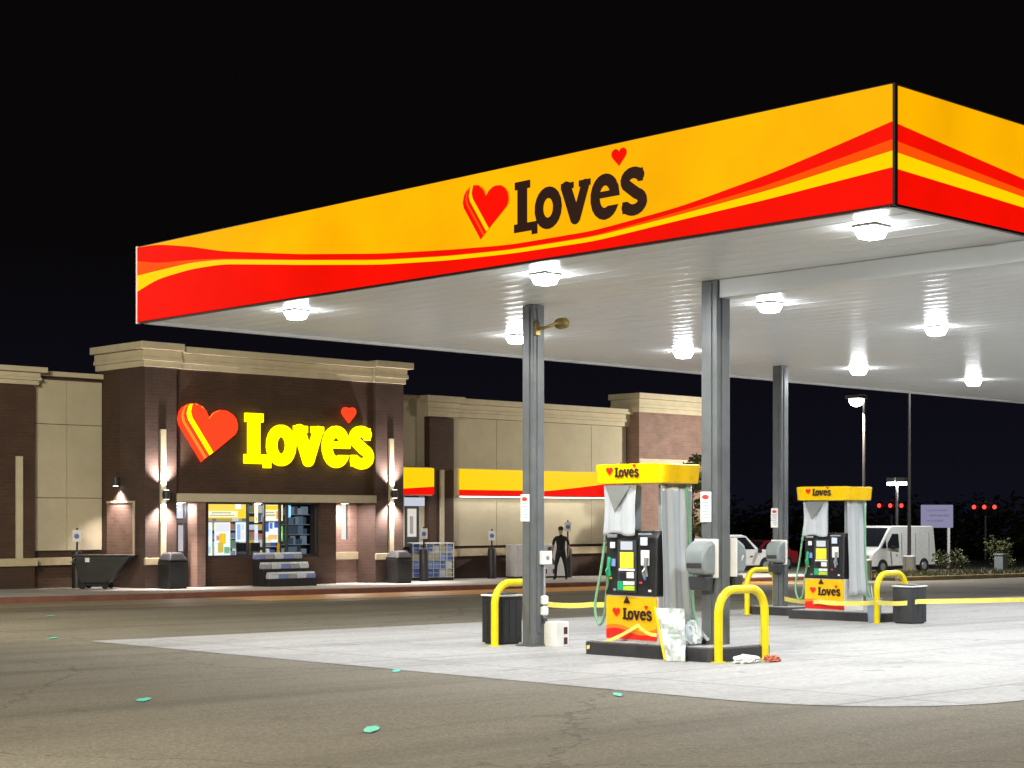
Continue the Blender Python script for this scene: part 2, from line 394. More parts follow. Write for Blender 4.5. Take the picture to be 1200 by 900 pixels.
# ------------------------------------------------------------------ ground
def sheet(name, poly, dz, m, thick=0.0, kind='structure', bevel=0):
    b = MB()
    if thick: b.prism(poly, lambda x, y: (x, y, zg(x, y) + dz - thick), lambda x, y: (x, y, zg(x, y) + dz))
    else: b._f([b.bm.verts.new((x, y, zg(x, y) + dz)) for x, y in poly])
    o = b.build(name, m, bevel=bevel); o['kind'] = kind; return o
def rect(x0, x1, y0, y1): return [(x0,y0),(x1,y0),(x1,y1),(x0,y1)]
g = MB(); n = 24
for i in range(n):
    for j in range(n):
        xs = [-420 + 1000*k/n for k in (i, i+1)]; ys = [-420 + 1000*k/n for k in (j, j+1)]
        g.quad(*[(x, y, zg(x, y)) for x, y in ((xs[0],ys[0]),(xs[1],ys[0]),(xs[1],ys[1]),(xs[0],ys[1]))])
bmesh.ops.remove_doubles(g.bm, verts=g.bm.verts, dist=.01)
g.build('ground', ASPHALT)['kind'] = 'structure'
pad = []
cx, cy, rr = -1.35+2.0, -1.0+2.0, 2.0
for k in range(9):
    a = PI + k*PI/16; pad.append((cx + rr*math.cos(a), cy + rr*math.sin(a)))
pad += [(38, -1.0), (38, 14.1), (-1.1, 13.75)]
sheet('forecourt', pad, 0.006, CONCRETE)
sheet('parking_lane', rect(-40, 36, 23.9, 28.12), 0.005, APRON)
sheet('gutter', rect(-40, 10.5, 25.6, 28.11), 0.010, ground_mat('worn gutter concrete', (.27,.225,.16), (.33,.28,.2), .6, .3, 16, streak=.4, bump=.3, stains=.4))
sheet('orange_lane', rect(10.5, 34, 25.2, 28.11), 0.010, ground_mat('worn orange lane', (.9,.38,.045), (.7,.36,.10), .5, .2, 12, streak=.6, bump=.3, stains=.35))  # orange-coloured strip along the kerb
sheet('sidewalk', rect(-40, 40, 28.3, 40), 0.15, WALK, thick=0.6)
sheet('kerb', rect(-40, 40, 28.12, 28.297), 0.153, REDC, thick=0.6, bevel=0.03)
sheet('road', rect(60, 300, -60, 420), 0.004, ground_mat('road asphalt', (.04,.04,.04), (.055,.055,.055), .85, .3, 20))
sheet('verge', rect(38.5, 140, 25.2, 30.5), 0.12, VERGE, thick=0.5)
sheet('verge_kerb', rect(38.3, 140, 25.0, 25.197), 0.15, mat('old yellow kerb', (0.4, 0.3, 0.14), .8, var=.45, scale=2), thick=0.5, bevel=.02)

# grass tufts on the verge
gr = MB()
for k in range(2600):
    x = random.uniform(39, 70); y = random.uniform(25.5, 30.3); z = zg(x, y) + .12; h = random.uniform(.05, .2); a = random.uniform(0, PI); w = .03
    dx, dy = w*math.cos(a), w*math.sin(a); lx, ly = random.uniform(-.06,.06), random.uniform(-.06,.06)
    gr._f([gr.bm.verts.new(p) for p in ((x-dx,y-dy,z),(x+dx,y+dy,z),(x+lx,y+ly,z+h))])
gr.build('grass', mat('dry grass', (0.1, 0.1, 0.035), .9, var=.4, scale=2))['kind'] = 'stuff'

# ------------------------------------------------------------------ fuel canopy
ZS, ZT = 4.70, 5.88
can = thing('fuel_canopy', 'large flat fuel canopy with backlit yellow and red fascia on grey steel columns', 'canopy', (0, 0, 0))
CW, CD = 36.0, 14.05
sb = MB(); step = 0.4                                  # ribbed soffit panels run along Y
xs = np.arange(0.14, CW - 0.5, step); prof = []
for x in xs: prof += [(x + .012, ZS), (x + step*.5, ZS + .004), (x + step - .03, ZS), (x + step - .022, ZS + .012), (x + step - .004, ZS + .012)]
for (xa, za), (xb, zb) in zip(prof, prof[1:]):
    sb.quad((xa, .14, za), (xa, CD - .14, za), (xb, CD - .14, zb), (xb, .14, zb))
bmesh.ops.remove_doubles(sb.bm, verts=sb.bm.verts, dist=.0005)
so = sb.build('soffit', SOFFIT, can)
MB().box(.06, CW, .06, CD - .06, ZS + .05, ZT - .12).build('deck', WHITE, can)
tb = MB()                                              # soffit edge trim all round
tb.box(.05, CW, CD - .16, CD - .03, ZS - .035, ZS + .07); tb.box(.05, .135, .135, CD - .165, ZS - .02, ZS + .06); tb.box(.05, CW, .05, .132, ZS - .02, ZS + .06)
tb.build('edge_trim', WHITE, can, bevel=.008)

def table(xs_, ys_, n=3):
    g_ = np.linspace(0, 14.07, 141); v = np.interp(g_, xs_[::-1], ys_[::-1])
    for _ in range(6):
        v2 = v.copy(); v2[1:-1] = (v[:-2] + 2*v[1:-1] + v[2:]) / 4; v = v2
    return lambda q: float(np.interp(q, g_, v))
LX = [14.07, 13.46, 12.5, 11.67, 9.71, 7.94, 6.65, 5.47, 4.04, 2.74, 1.49, 0.6, 0]
vb = table(LX, [1.0, .985, .86, .72, .497, .335, .25, .19, .19, .278, .432, .58, .685])
vu = table(LX, [.62, .635, .655, .617, .425, .262, .182, .137, .13, .204, .29, .38, .44])
vl = table(LX, [.40, .522, .57, .557, .37, .21, .136, .096, .085, .152, .21, .265, .30])
vo = table(LX, [.20, .10, .035, .012, .008, .008, .006, .006, .01, .03, .05, .075, .095])
def fascia(name, place, length, fmap, m):
    b = MB(); N_ = 150
    qs = [length*k/N_ for k in range(N_+1)]
    for a, c in zip(qs, qs[1:]):
        cols = []
        for q in (a, c):
            f = fmap(q); B, U, Lo, O = vb(f), vu(f), vl(f), vo(f); B = max(B, U + .012); O = min(U + O, B - .004)
            cols.append([0, Lo, U, O, B, max(1.0, B)])
        for k, mi in enumerate((1, 3, 2, 1, 0)):
            if cols[0][k+1] - cols[0][k] < 1e-4 and cols[1][k+1] - cols[1][k] < 1e-4: continue
            b.mi = mi; b.quad(place(a, cols[0][k]), place(c, cols[1][k]), place(c, cols[1][k+1]), place(a, cols[0][k+1]))
    bmesh.ops.remove_doubles(b.bm, verts=b.bm.verts, dist=.0003)
    bmesh.ops.recalc_face_normals(b.bm, faces=b.bm.faces)
    r = bmesh.ops.solidify(b.bm, geom=list(b.bm.faces), thickness=.045)
    return b.build(name, [F_YEL, F_RED, F_ORA, F_LINE], can)
FH = ZT - ZS
fl = fascia('fascia_panel', lambda q, v: (0, q, ZS + v*FH), 14.05, lambda q: q, None)
fs = fascia('fascia_panel', lambda q, v: (q, 0, ZS + v*FH), CW, lambda q: min(q*.42, 5.0), None)
tr = MB()
tr.box(-.03, .02, -.03, .02, ZS - .02, ZT + .012); tr.box(-.022, .03, .03, CD, ZS - .03, ZS - .002); tr.box(.03, CW, -.022, .03, ZS - .03, ZS - .002)
tr.box(-.012, .03, .03, CD, ZT + .002, ZT + .02); tr.box(.03, CW, -.012, .03, ZT + .002, ZT + .02)
tr.build('fascia_trim', mat('black trim', (.012,.008,.008), .5, var=0), can)
MB().box(-.04, .03, CD + .003, CD + .05, ZS - .03, ZT + .02).build('end_trim', mat('silver trim', (.5,.42,.42), .5), can)
MB().box(.08, CW, CD - .02, CD + .04, ZS - .02, ZT).build('rear_fascia', mat('dark fascia back', (.06,.06,.065), .6), can)
# logo on the long fascia
LS = 0.615
org = (0, 5.37, 5.05)
sign_piece('lettering', LET_BOLD, INK, fl, FACE_LEFT, org, LS, .062, .006, 0, 1.06)
sign_piece('apostrophe_heart', [heart_loop(2.66, 1.08, .18)], F_RED, fl, FACE_LEFT, org, LS, .062, .006, 0, 1.06)
heart_emblem(fl, FACE_LEFT, org, LS, .056, .003, (F_RED, F_ORA, F_LINE, F_RED))
# columns, each a boxed steel post with a raised centre strip
def column(x, y, hw):
    b = MB(); z0 = zg(x, y) - .1
    b.box(x-hw, x+hw, y-hw, y+hw, z0, ZS - .002)
    o = b.build('column', STEEL, can, bevel=.012)
    q = MB()
    q.box(x-hw-.016, x-hw-.002, y-hw*.36, y+hw*.30, z0 + .3, ZS - .05); q.box(x-hw*.36, x+hw*.30, y-hw-.016, y-hw-.002, z0 + .3, ZS - .05)
    q.build('channel_strip', STEEL, o)
    MB().box(x-hw-.07, x+hw+.07, y-hw-.07, y+hw+.07, zg(x, y), zg(x, y) + .022).build('base_plate', STEEL, o)
    return o
column(3.05, 8.2, .115); column(3.02, 4.74, .135); column(13.75, 11.8, .115)
MB().box(2.92, 3.12, .14, 4.60, ZS - .24, ZS - .003).build('drop_beam', SOFFIT, can, bevel=.01)

# canopy lights
def canopy_light():
    t = thing('canopy_light', 'x', 'light', group='square lights under the fuel canopy')
    MB().box(-.152, .152, -.152, .152, -.024, .0).build('housing', WHITE, t, bevel=.01)
    b = MB(); b.hexa([(-.10,-.10,-.14),(.10,-.10,-.14),(.10,.10,-.14),(-.10,.10,-.14)], [(-.145,-.145,-.025),(.145,-.145,-.025),(.145,.145,-.025),(-.145,.145,-.025)])
    b.build('lens', LENS, t, bevel=.02)
    return t
cl = canopy_light()
spots = {(0.9, .88): 'lit square canopy light just inside the fascia corner', (0.9, 5.8): 'lit canopy light above the column holding the brass camera',
         (0.88, 11.07): 'lit canopy light alone near the pointed far end of the long fascia',
         (5.3, 5.6): 'lit canopy light beside the top of the tall twin-toned column', (5.7, 11.3): 'lit canopy light tucked against the column with the brass camera',
         (9.8, 11.06): 'lit canopy light between the brass-camera column and the twin-toned column', (9.76, 5.63): 'lit canopy light with a long streak, right of centre, nearer than its row mate',
         (15.3, 10.95): 'lit canopy light hanging directly above the distant glowing pole lamp', (19.65, 10.85): 'lit canopy light farthest along the bright rear canopy edge',
         (5.4, .88): None, (9.8, .88): None, (15.1, .88): None, (15.1, 5.7): None, (19.7, 5.7): None, (24.2, 5.7): None, (24.2, 10.9): None, (19.7, .88): None, (28.6, 5.7): None}
first = True
for (x, y), lab in spots.items():
    if lab:
        t = cl if first else copy_tree(cl); first = False
        t.location = (x, y, ZS - .002); t['label'] = lab
    else:
        t = copy_tree(cl); t.location = (x, y, ZS - .002); t['label'] = 'lit square canopy light out over the unseen far pump lanes'
    lamp('canopy_lamp', 'AREA', (x, y, ZS - .17), 205 if (x < 1.5 or y < 1.5) else 132, (0.96, 0.98, 1.0), (x, y, 0), shape='DISK', size=.3)

# ------------------------------------------------------------------ pump islands, bollards, bins
def island(x0, x1, y0, y1, h, label):
    cxm, cym = (x0+x1)/2, (y0+y1)/2; t = thing('pump_island', label, 'kerb island', on_ground(cxm, cym), group='dark edged pump islands')
    def outline(ins):
        r = .18; pts = []
        X0, X1, Y0, Y1 = x0-cxm+ins, x1-cxm-ins, y0-cym+ins, y1-cym-ins
        for cx_, cy_, a0 in ((X1-r, Y1-r, 0), (X0+r, Y1-r, 90), (X0+r, Y0+r, 180), (X1-r, Y0+r, 270)):
            for k in range(5): a = math.radians(a0 + 22.5*k); pts.append((cx_ + r*math.cos(a), cy_ + r*math.sin(a)))
        return pts
    b = MB(); dz = lambda x, y: zg(x + cxm, y + cym) - zg(cxm, cym)
    b.prism(outline(0), lambda x, y: (x, y, dz(x,y) - .1), lambda x, y: (x, y, dz(x,y) + h)); b.build('kerb', CURBM, t, bevel=.015)
    b = MB(); b.prism(outline(.05), lambda x, y: (x, y, dz(x,y) + h + .003), lambda x, y: (x, y, dz(x,y) + h + .012)); b.build('concrete_top', CONCRETE, t)
    return t
island(2.33, 3.62, 4.22, 6.55, .18, 'dark edged pump island under the nearer yellow dispenser')
island(12.5, 13.75, 8.5, 10.75, .17, 'dark edged pump island under the farther yellow dispenser')
island(13.35, 14.2, 11.2, 12.4, .17, 'small dark kerb island around the foot of the most distant column')

def hoop(x, y, label, w=.95, h=.98, r=.056):
    t = thing('hoop_bollard', label, 'bollard', on_ground(x, y), group='yellow hoop bollards at the island ends')
    pts = [(0, 0, -.05)]; R = .30
    pts += [(0, 0, h - R - .02)]
    for k in range(0, 9): a = PI - k*PI/16; pts.append((R + R*math.cos(a), 0, h - R + R*math.sin(a) - r))
    for k in range(0, 9): a = PI/2 - k*PI/16; pts.append((w - R + R*math.cos(a), 0, h - R + R*math.sin(a) - r))
    slope = zg(x + w, y) - zg(x, y)
    pts += [(w, 0, slope - .05)]
    MB().tube(pts, r, 16).build('hoop', YELLOW, t, smooth=True)
    for xx, zz in ((0, 0), (w, slope)):
        MB().lathe([(.10, zz-.01), (.10, zz+.014), (.06, zz+.018)], (xx, 0, 0), 18).build('foot_flange', YELLOW, t)
    return t
hoop(2.6, 8.55, 'yellow hoop bollard in front of the black bin, beside the brass-camera column')
hoop(2.44, 4.22, 'yellow hoop bollard nearest the viewer, before the twin-toned column')
hoop(13.28, 12.3, 'yellow hoop bollard partly hidden behind the nearest hoop, by the distant column')
hoop(12.1, 8.35, 'yellow hoop bollard beside the grey bin, right of the farther dispenser')

def bin_(x, y, w, d, h, label, m, liner, group=None):
    t = thing('trash_bin', label, 'bin', on_ground(x, y), group=group)
    b = MB(); b.box(-w/2, w/2, -d/2, d/2, .03, h*.93); b.box(-w/2+.03, w/2-.03, -d/2+.03, d/2-.03, 0, .028)
    for k in range(3):
        xx = -w/2 + w*(k+.5)/3; b.box(xx-w*.13, xx+w*.13, -d/2-.008, -d/2-.001, .10, h*.86); yy = -d/2 + d*(k+.5)/3; b.box(-w/2-.008, -w/2-.001, yy-d*.13, yy+d*.13, .10, h*.86)
    b.build('body', m, t, bevel=.015)
    b = MB(); b.box(-w/2-.02, w/2+.02, -d/2-.02, d/2+.02, h*.93+.002, h*.97); b.build('rim', liner, t, bevel=.012)
    b = MB(); b.box(-w/2*.8, w/2*.8, -d/2*.8, d/2*.8, h*.97+.002, h); b.build('lid', m, t, bevel=.015)
    return t
bin_(3.06, 8.88, .42, .42, .77, 'black square bin with a white rim behind a yellow hoop', BLACKP, WHITE)
bin_(12.62, 7.98, .47, .42, .73, 'dark grey bin with a pale rim crossed by yellow tape', DARKP, WHITE)
# squeegee bucket between hoop and grey bin
t = thing('squeegee_bucket', 'pale blue squeegee bucket between yellow hoop and grey bin', 'bucket', on_ground(12.42, 8.62))
MB().lathe([(.11,0),(.14,.42),(.15,.44),(.15,.46),(.13,.46),(.12,.30)], n=20).build('pail', mat('pale blue plastic', (.35,.42,.62), .4), t, smooth=True)
MB().tube([(.03,0,.1),(-.06,.03,.72)], .012, 8).build('squeegee_handle', WHITE, t)
MB().box(-.17,.05,.01,.05,.70,.74).build('squeegee_blade', GREYP, t)

# ------------------------------------------------------------------ fuel dispensers
def dispenser():
    t = thing('fuel_dispenser', 'x', 'fuel pump', group='yellow topped fuel dispensers')
    D, W = .66, .92                                # X depth, Y width; front looks to -X; local origin on the island top
    hx, hy = D/2, W/2
    b = MB(); b.box(-hx+.03, hx-.03, -hy+.02, hy-.02, 0, .60); b.build('lower_cabinet', mat('white enamel', (.7,.7,.68), .35, var=.05), t, bevel=.012)
    # printed lower panel with a red wave along its foot
    b = MB(); ny = 18; y0, y1 = -hy+.03, hy-.03
    wave = lambda q: .12 + .05*math.sin(q*5.2 + .6) + .10*max(0, q-.55)
    for k in range(ny):
        qa, qb = k/ny, (k+1)/ny; ya, yb = y1 + (y0-y1)*qa, y1 + (y0-y1)*qb; X = -hx + .012
        for mi, la, lb, ha, hb in ((2, .03, .03, wave(qa), wave(qb)), (1, wave(qa), wave(qb), wave(qa)+.05, wave(qb)+.05), (0, wave(qa)+.05, wave(qb)+.05, .585, .585)):
            b.mi = mi; b.quad((X, ya, la), (X, yb, lb), (X, yb, hb), (X, ya, ha))
    bmesh.ops.remove_doubles(b.bm, verts=b.bm.verts, dist=.0004); bmesh.ops.recalc_face_normals(b.bm, faces=b.bm.faces)
    bmesh.ops.solidify(b.bm, geom=list(b.bm.faces), thickness=.014)
    lp = b.build('lower_panel', [P_YEL, P_ORA, P_RED], t)
    o_ = (-hx + .004, .13, .29)
    sign_piece('lettering', LET_BOLD, INK, lp, FACE_LEFT, o_, .15, .004, .004)
    sign_piece('emblem_heart', [heart_loop(-.75, .6, .42)], P_RED, lp, FACE_LEFT, o_, .15, .004, .004)
    sign_piece('apostrophe_heart', [heart_loop(2.66, 1.10, .2)], P_RED, lp, FACE_LEFT, o_, .15, .004, .004)
    sign_piece('lock_plate', [[(-.06,0),(.06,0),(0,.1)]], INK, lp, FACE_LEFT, (-hx+.004, .06, .50), 1.0, .004, .004)
    # control head
    b = MB(); b.prism([(-hx,.605),(hx,.605),(hx,1.45),(-hx+.10,1.45),(-hx+.02,1.36)], lambda x, z: (x, -hy+.02, z), lambda x, z: (x, hy-.02, z)); ch = b.build('control_head', BLACKP, t, bevel=.02)
    X = -hx - .003
    def bit(name, ya, yb, za, zb, m, th=.012, par=ch, bv=.005): 
        return MB().box(X-th, X+.001, ya, yb, za, zb).build(name, m, par, bevel=bv)
    bit('centre_panel', -.12, .20, .64, 1.33, DARKP, .02)
    X2 = X; X = X - .021
    bit('price_display', -.06, .14, 1.20, 1.31, emis('lit white display', (.8,.86,.9), .9))
    bit('advert_card', -.08, .15, .96, 1.17, mat('yellow advert card', (.85,.72,.05), .4))
    bit('card_border', -.10, .17, .925, .955, PAPER)
    bit('card_reader', -.085, .035, .83, .91, WHITE); bit('keypad', .05, .16, .80, .90, BLACKP)
    bit('grade_button', .10, .19, .67, .79, GREENP, .016); bit('grade_button', .0, .09, .74, .79, PAPER, .016); bit('grade_button', -.10, -.01, .74, .79, PAPER, .016)
    bit('grade_button', -.10, .09, .67, .73, mat('lime plastic', (.45,.65,.05), .4), .016)
    X = X2
    bit('pump_number', .26, .34, 1.22, 1.30, PAPER); bit('pump_number', -.30, -.18, 1.26, 1.37, mat('pale blue sticker', (.6,.66,.85), .5))
    bit('warning_sticker', -.33, -.19, 1.0, 1.2, PAPER); bit('warning_sticker', .25, .33, .98, 1.08, mat('blue sticker', (.2,.3,.65), .5))
    for q in range(10):
        yy = -.36 + .075*q; bit('sticker', yy, yy+.05, .66 + .05*((q*3) % 4), .69 + .05*((q*3) % 4), [PAPER, GREYP, BLUE, YELLOW, REDP][(q*2) % 5], .006) if not -.14 < yy < .17 else None
    bit('hose_hook', .22, .38, 1.36, 1.40, GALV, .03); bit('hose_hook', -.38, -.16, 1.395, 1.42, GALV, .03)
    for yy in (.33, -.30):
        MB().tube([(X-.03,yy,.86),(X-.05,yy,.99),(X-.03,yy,1.10)], [.028,.022,.03], 10).build('nozzle', GREYP if yy < 0 else GREENP, t, smooth=True)
        MB().tube([(X-.05,yy,.98),(X-.10,yy,.92),(X-.06,yy,.84)], .014, 8).build('nozzle_guard', GREENP if yy > 0 else GALV, t, smooth=True)
    # rear pump face trim and upper posts
    MB().box(-.14, .20, .26, hy-.03, 1.452, 2.05).build('display_post', mat('grey display post', (.3,.33,.34), .4), t, bevel=.02)
    MB().box(-.20, .24, -hy+.02, -hy+.10, 1.452, 2.05).build('end_post', GREYP, t, bevel=.01)
    # plastic sheeting: a folded curtain hanging on the end face and a bag over the display post
    def curtain(name, pts2, z0, z1, nrm, amp, seed, m, n=26, flare=.05):
        rnd = random.Random(seed); ph = [rnd.uniform(0, 6.28) for _ in range(4)]
        b = MB(); rows = 16; grid = []
        (xa, ya), (xb, yb) = pts2
        for r in range(rows+1):
            v = r/rows; row = []
            for k in range(n+1):
                u = k/n; w = amp*(math.sin(u*15+ph[0]+v*.5) + .6*math.sin(u*31+ph[1]-v*.8) + .4*math.sin(v*9+u*4+ph[2])*(v))
                w += flare*v*v
                sh = (u-.5)*(-.06*math.sin(v*PI))
                row.append(b.bm.verts.new((xa+(xb-xa)*(u+sh) + nrm[0]*(w+amp*2), ya+(yb-ya)*(u+sh) + nrm[1]*(w+amp*2), z1+(z0-z1)*v + .02*math.sin(u*7+ph[3])*(v))))
            grid.append(row)
        for r in range(rows):
            for k in range(n): b._f([grid[r][k], grid[r+1][k], grid[r+1][k+1], grid[r][k+1]])
        bmesh.ops.recalc_face_normals(b.bm, faces=b.bm.faces); bmesh.ops.solidify(b.bm, geom=list(b.bm.faces), thickness=.004)
        o = b.build(name, m, t)
        for p in o.data.polygons: p.use_smooth = True
        return o
    curtain('plastic_curtain', ((-hx+.01, -hy-.01), (hx-.01, -hy-.01)), .30, 2.06, (0,-1), .014, 3, FILM)
    curtain('plastic_bag', ((-hx+.02, hy-.01), (-hx+.02, -.10)), 1.40, 2.05, (-1,0), .012, 9, FILM, 18, .02)
    curtain('plastic_bag', ((-hx+.03, hy+.002), (hx-.05, hy+.002)), 1.30, 2.05, (0,1), .012, 5, FILM, 16, .02)
    b = MB(); X = -hx - .03                         # dark grey wedge on the front of the bag
    b.prism([(.40,2.04),(-.04,2.04),(.24,1.70)], lambda y, z: (X-.012, y, z), lambda y, z: (X-.008, y, z)); b.build('bag_fold', mat('dark grey film', (.2,.21,.2), .4), t)
    # yellow topper with rounded ends, slightly tapered
    b = MB(); ol = []
    hw, hd, r = hy+.17, hx+.07, .14
    for cx_, cy_, a0 in ((hd-r, hw-r, 0), (-hd+r, hw-r, 90), (-hd+r, -hw+r, 180), (hd-r, -hw+r, 270)):
        for k in range(6): a = math.radians(a0 + 18*k); ol.append((cx_ + r*math.cos(a), cy_ + r*math.sin(a)))
    b.prism(ol, lambda x, y: (x*.97, y*.96, 2.055 + .02*abs(y)), lambda x, y: (x, y, 2.36 - .05*(y/hw)**2))
    tp = b.build('topper', mat('yellow topper enamel', (.92,.56,.0), .3, var=.06, coat=.3), t, bevel=.012, smooth=True)
    o_ = (-hd - .004, .20, 2.155)
    sign_piece('lettering', LET_BOLD, INK, tp, FACE_LEFT, o_, .125, .002, .004)
    sign_piece('emblem_heart', [heart_loop(-.75, .62, .44)], P_RED, tp, FACE_LEFT, o_, .125, .002, .004)
    sign_piece('apostrophe_heart', [heart_loop(2.66, 1.12, .2)], P_RED, tp, FACE_LEFT, o_, .125, .002, .004)
    # hoses
    def hose(pts, rad, m):
        P = [Vector(p) for p in pts]; out = []
        for i in range(len(P)-1):
            a, b_, c, d = P[max(i-1,0)], P[i], P[i+1], P[min(i+2,len(P)-1)]
            for k in range(7):
                u = k/7; out.append(.5*((2*b_) + (c-a)*u + (2*a-5*b_+4*c-d)*u*u + (3*b_-a-3*c+d)*u**3))
        out.append(P[-1]); MB().tube(out, rad, 10).build('hose', m, t, smooth=True)
    hose([(-.05, hy+.07, 2.06), (-.10, hy+.14, 1.6), (-.16, hy+.20, .95), (-.24, hy+.24, .45), (-.26, hy+.16, .20), (-.27, hy+.06, .28), (-.30, hy-.02, .62), (-hx-.06, .33, .86)], .019, GREENH)
    hose([(.16, -hy-.07, 2.06), (.22, -hy-.06, 1.5), (.24, -hy-.07, .9), (.26, -hy-.10, .45), (.20, -hy-.20, .22), (.10, -hy-.12, .32)], .019, GREENH)
    return t
d1 = dispenser(); d1.location = on_ground(2.97, 5.90, .19); d1.scale = (1.04, 1.06, 1.035); d1['label'] = 'nearer fuel dispenser, tape crossed over its yellow base and a board leaning on it'
d2 = copy_tree(d1); d2.location = on_ground(12.98, 9.92, .18); d2['label'] = 'farther fuel dispenser, nearest the white van, with no board leaning on it'

# ------------------------------------------------------------------ things on and around the columns
def pump_sign(x, y, z, label):
    t = thing('column_sign', label, 'sign', (x, y, z), group='white notice boards on the columns')
    MB().box(-.02, 0, -.09, .09, -.20, .20).build('board', PAPER, t, bevel=.006)
    MB().lathe([(.048,0),(.048,.006)], (-.027, 0, .13), 18, 'x', sx=1.15, sy=.62).build('red_badge', REDP, t)
    b = MB()
    for k in range(6): b.box(-.0235, -.0205, -.06 + .012*(k % 2), .06 - .02*((k*7) % 3), .055 - k*.04, .068 - k*.04)
    b.build('print_line', mat('pale blue print', (.35,.42,.62), .6), t)
pump_sign(2.93, 8.24, zg(3, 8.2) + 2.03, 'white notice with red badge on the brass-camera column')
pump_sign(2.88, 4.78, zg(3, 4.74) + 2.0, 'white notice with red badge on the twin-toned column')
pump_sign(13.63, 11.85, zg(13.7, 11.8) + 2.0, 'white notice with faint badge on the most distant column')

def towel_station(x, y, z, rz, label):
    t = thing('towel_station', label, 'dispenser', (x, y, z), rz, group='grey towel and squeegee stations on the columns')
    b = MB(); b.prism([(-.03,-.22),(-.20,-.22),(-.26,-.14),(-.27,.06),(-.22,.16),(-.12,.22),(-.03,.22)], lambda a, c: (a, -.17, c), lambda a, c: (a, .17, c)); b.build('hood', GREYP, t, bevel=.04, smooth=True)
    MB().box(-.028, -.002, -.20, .20, -.26, .25).build('back_plate', WHITE, t, bevel=.01)
    MB().box(-.285, -.262, -.12, .12, -.13, -.06).build('towel_slot', DARKP, t, bevel=.01)
    b = MB(); b.prism([(-.05,-.24),(-.22,-.24),(-.19,-.42),(-.07,-.42)], lambda a, c: (a, -.15, c), lambda a, c: (a, .15, c)); b.build('wash_bucket', DARKP, t, bevel=.02)
    MB().tube([(-.13,.05,-.30),(-.16,.19,.02)], .012, 8).build('squeegee_handle', mat('white handle', (.7,.7,.7), .4), t)
    return t
towel_station(2.87, 4.76, zg(3, 4.74) + 1.33, 0, 'grey towel station on the twin-toned column beside the nearer dispenser')
towel_station(3.18, 4.72, zg(3, 4.74) + 1.34, PI, 'pale towel station on the hidden side of the twin-toned column')
towel_station(13.62, 11.72, zg(13.7, 11.8) + 1.30, 0, 'grey towel station on the most distant column')

t = thing('security_camera', 'brass coloured camera on a bracket high on a grey column', 'camera', (3.0, 8.08, 4.38))
MB().box(-.05, .05, -.03, .0, -.14, .05).build('mount_plate', mat('old brass', (.28,.2,.06), .35, metal=.7), t, bevel=.01)
MB().tube([(0,-.02,-.05),(.05,-.16,-.02),(.14,-.24,.02)], .022, 10).build('arm', MATS['old brass'], t, smooth=True)
MB().lathe([(.02,-.12),(.075,-.10),(.085,.02),(.07,.07),(.045,.08)], (.2,-.3,.03), 18, 'y').build('housing', MATS['old brass'], t, smooth=True)

t = thing('junction_box', 'small white meter box on the brass-camera column above the tape', 'box', (3.05, 8.083, zg(3, 8.2) + 1.30))
MB().box(.0, .20, -.08, .0, -.10, .10).build('case', WHITE, t, bevel=.012)
MB().lathe([(.03,0),(.03,.01)], (.1,-.09,.0), 14, 'y').build('dial', GREYP, t)
t = thing('conduit_pipe', 'pale grey conduit with white fittings down the brass-camera column', 'pipe', (3.12, 8.04, zg(3, 8.2)))
MB().tube([(0,0,.34),(0,0,1.18)], .018, 10).build('pipe', GALV, t, smooth=True)
for z in (.68, .52): MB().lathe([(.03,z-.07),(.06,z-.05),(.06,z+.05),(.03,z+.07)], (0,0,0), 14).build('fitting', WHITE, t, smooth=True)
MB().box(-.035,.035,-.03,.03,.34,.42).build('elbow', DARKP, t, bevel=.01)
t = thing('power_pedestal', 'squat white outlet box with two dark sockets at a column foot', 'outlet box', on_ground(3.22, 7.88))
MB().box(-.13,.13,-.12,.12,0,.37).build('case', WHITE, t, bevel=.012)
for z in (.09, .24): MB().box(.02,.09,-.127,-.121,z-.05,z+.05).build('socket', mat('dark maroon', (.06,.01,.02), .5), t)
MB().box(-.127,-.121,-.03,.03,.1,.3).build('side_door', GREYP, t)

# leaning board with yellow edging beside the nearer dispenser
t = thing('leaning_board', 'crumpled white board with yellow edge leaning on the nearer dispenser', 'board', on_ground(2.16, 4.66, .012))
t.rotation_euler = (0, 0, math.radians(28))
b = MB(); n = 10; grid = []
rnd = random.Random(4)
for i in range(n+1):
    row = []
    for j in range(n+1):
        u, v = i/n, j/n; w = .26 + .12*v
        row.append(b.bm.verts.new((.30*v + .012*math.sin(u*9+v*5) + rnd.uniform(-.018,.018) + .02*math.sin(v*13+u*4), (.16 + .20*v - u*w), .66*v)))
    grid.append(row)
for i in range(n):
    for j in range(n): b._f([grid[i][j], grid[i+1][j], grid[i+1][j+1], grid[i][j+1]])
bmesh.ops.recalc_face_normals(b.bm, faces=b.bm.faces); bmesh.ops.solidify(b.bm, geom=list(b.bm.faces), thickness=.012)
bd = b.build('board_face', mat('wrinkled white film', (.56,.61,.62), .35, var=.12, scale=9, bump=.5, bscale=14), t)
MB().tube([(-.01,.165,.01),(.29,.37,.67)], .016, 8).build('edge_strip', YELLOW, t)
b = MB()
for k in range(3):
    v = .45 + .09*k; b.box(-.016+.3*v, -.013+.3*v, -.05+.18*v+.03*(k % 3)-.03, .05+.18*v+.02*(k % 2), .66*v-.012, .66*v+.012)
b.build('print_line', mat('faded green print', (.4,.55,.48), .6), t)

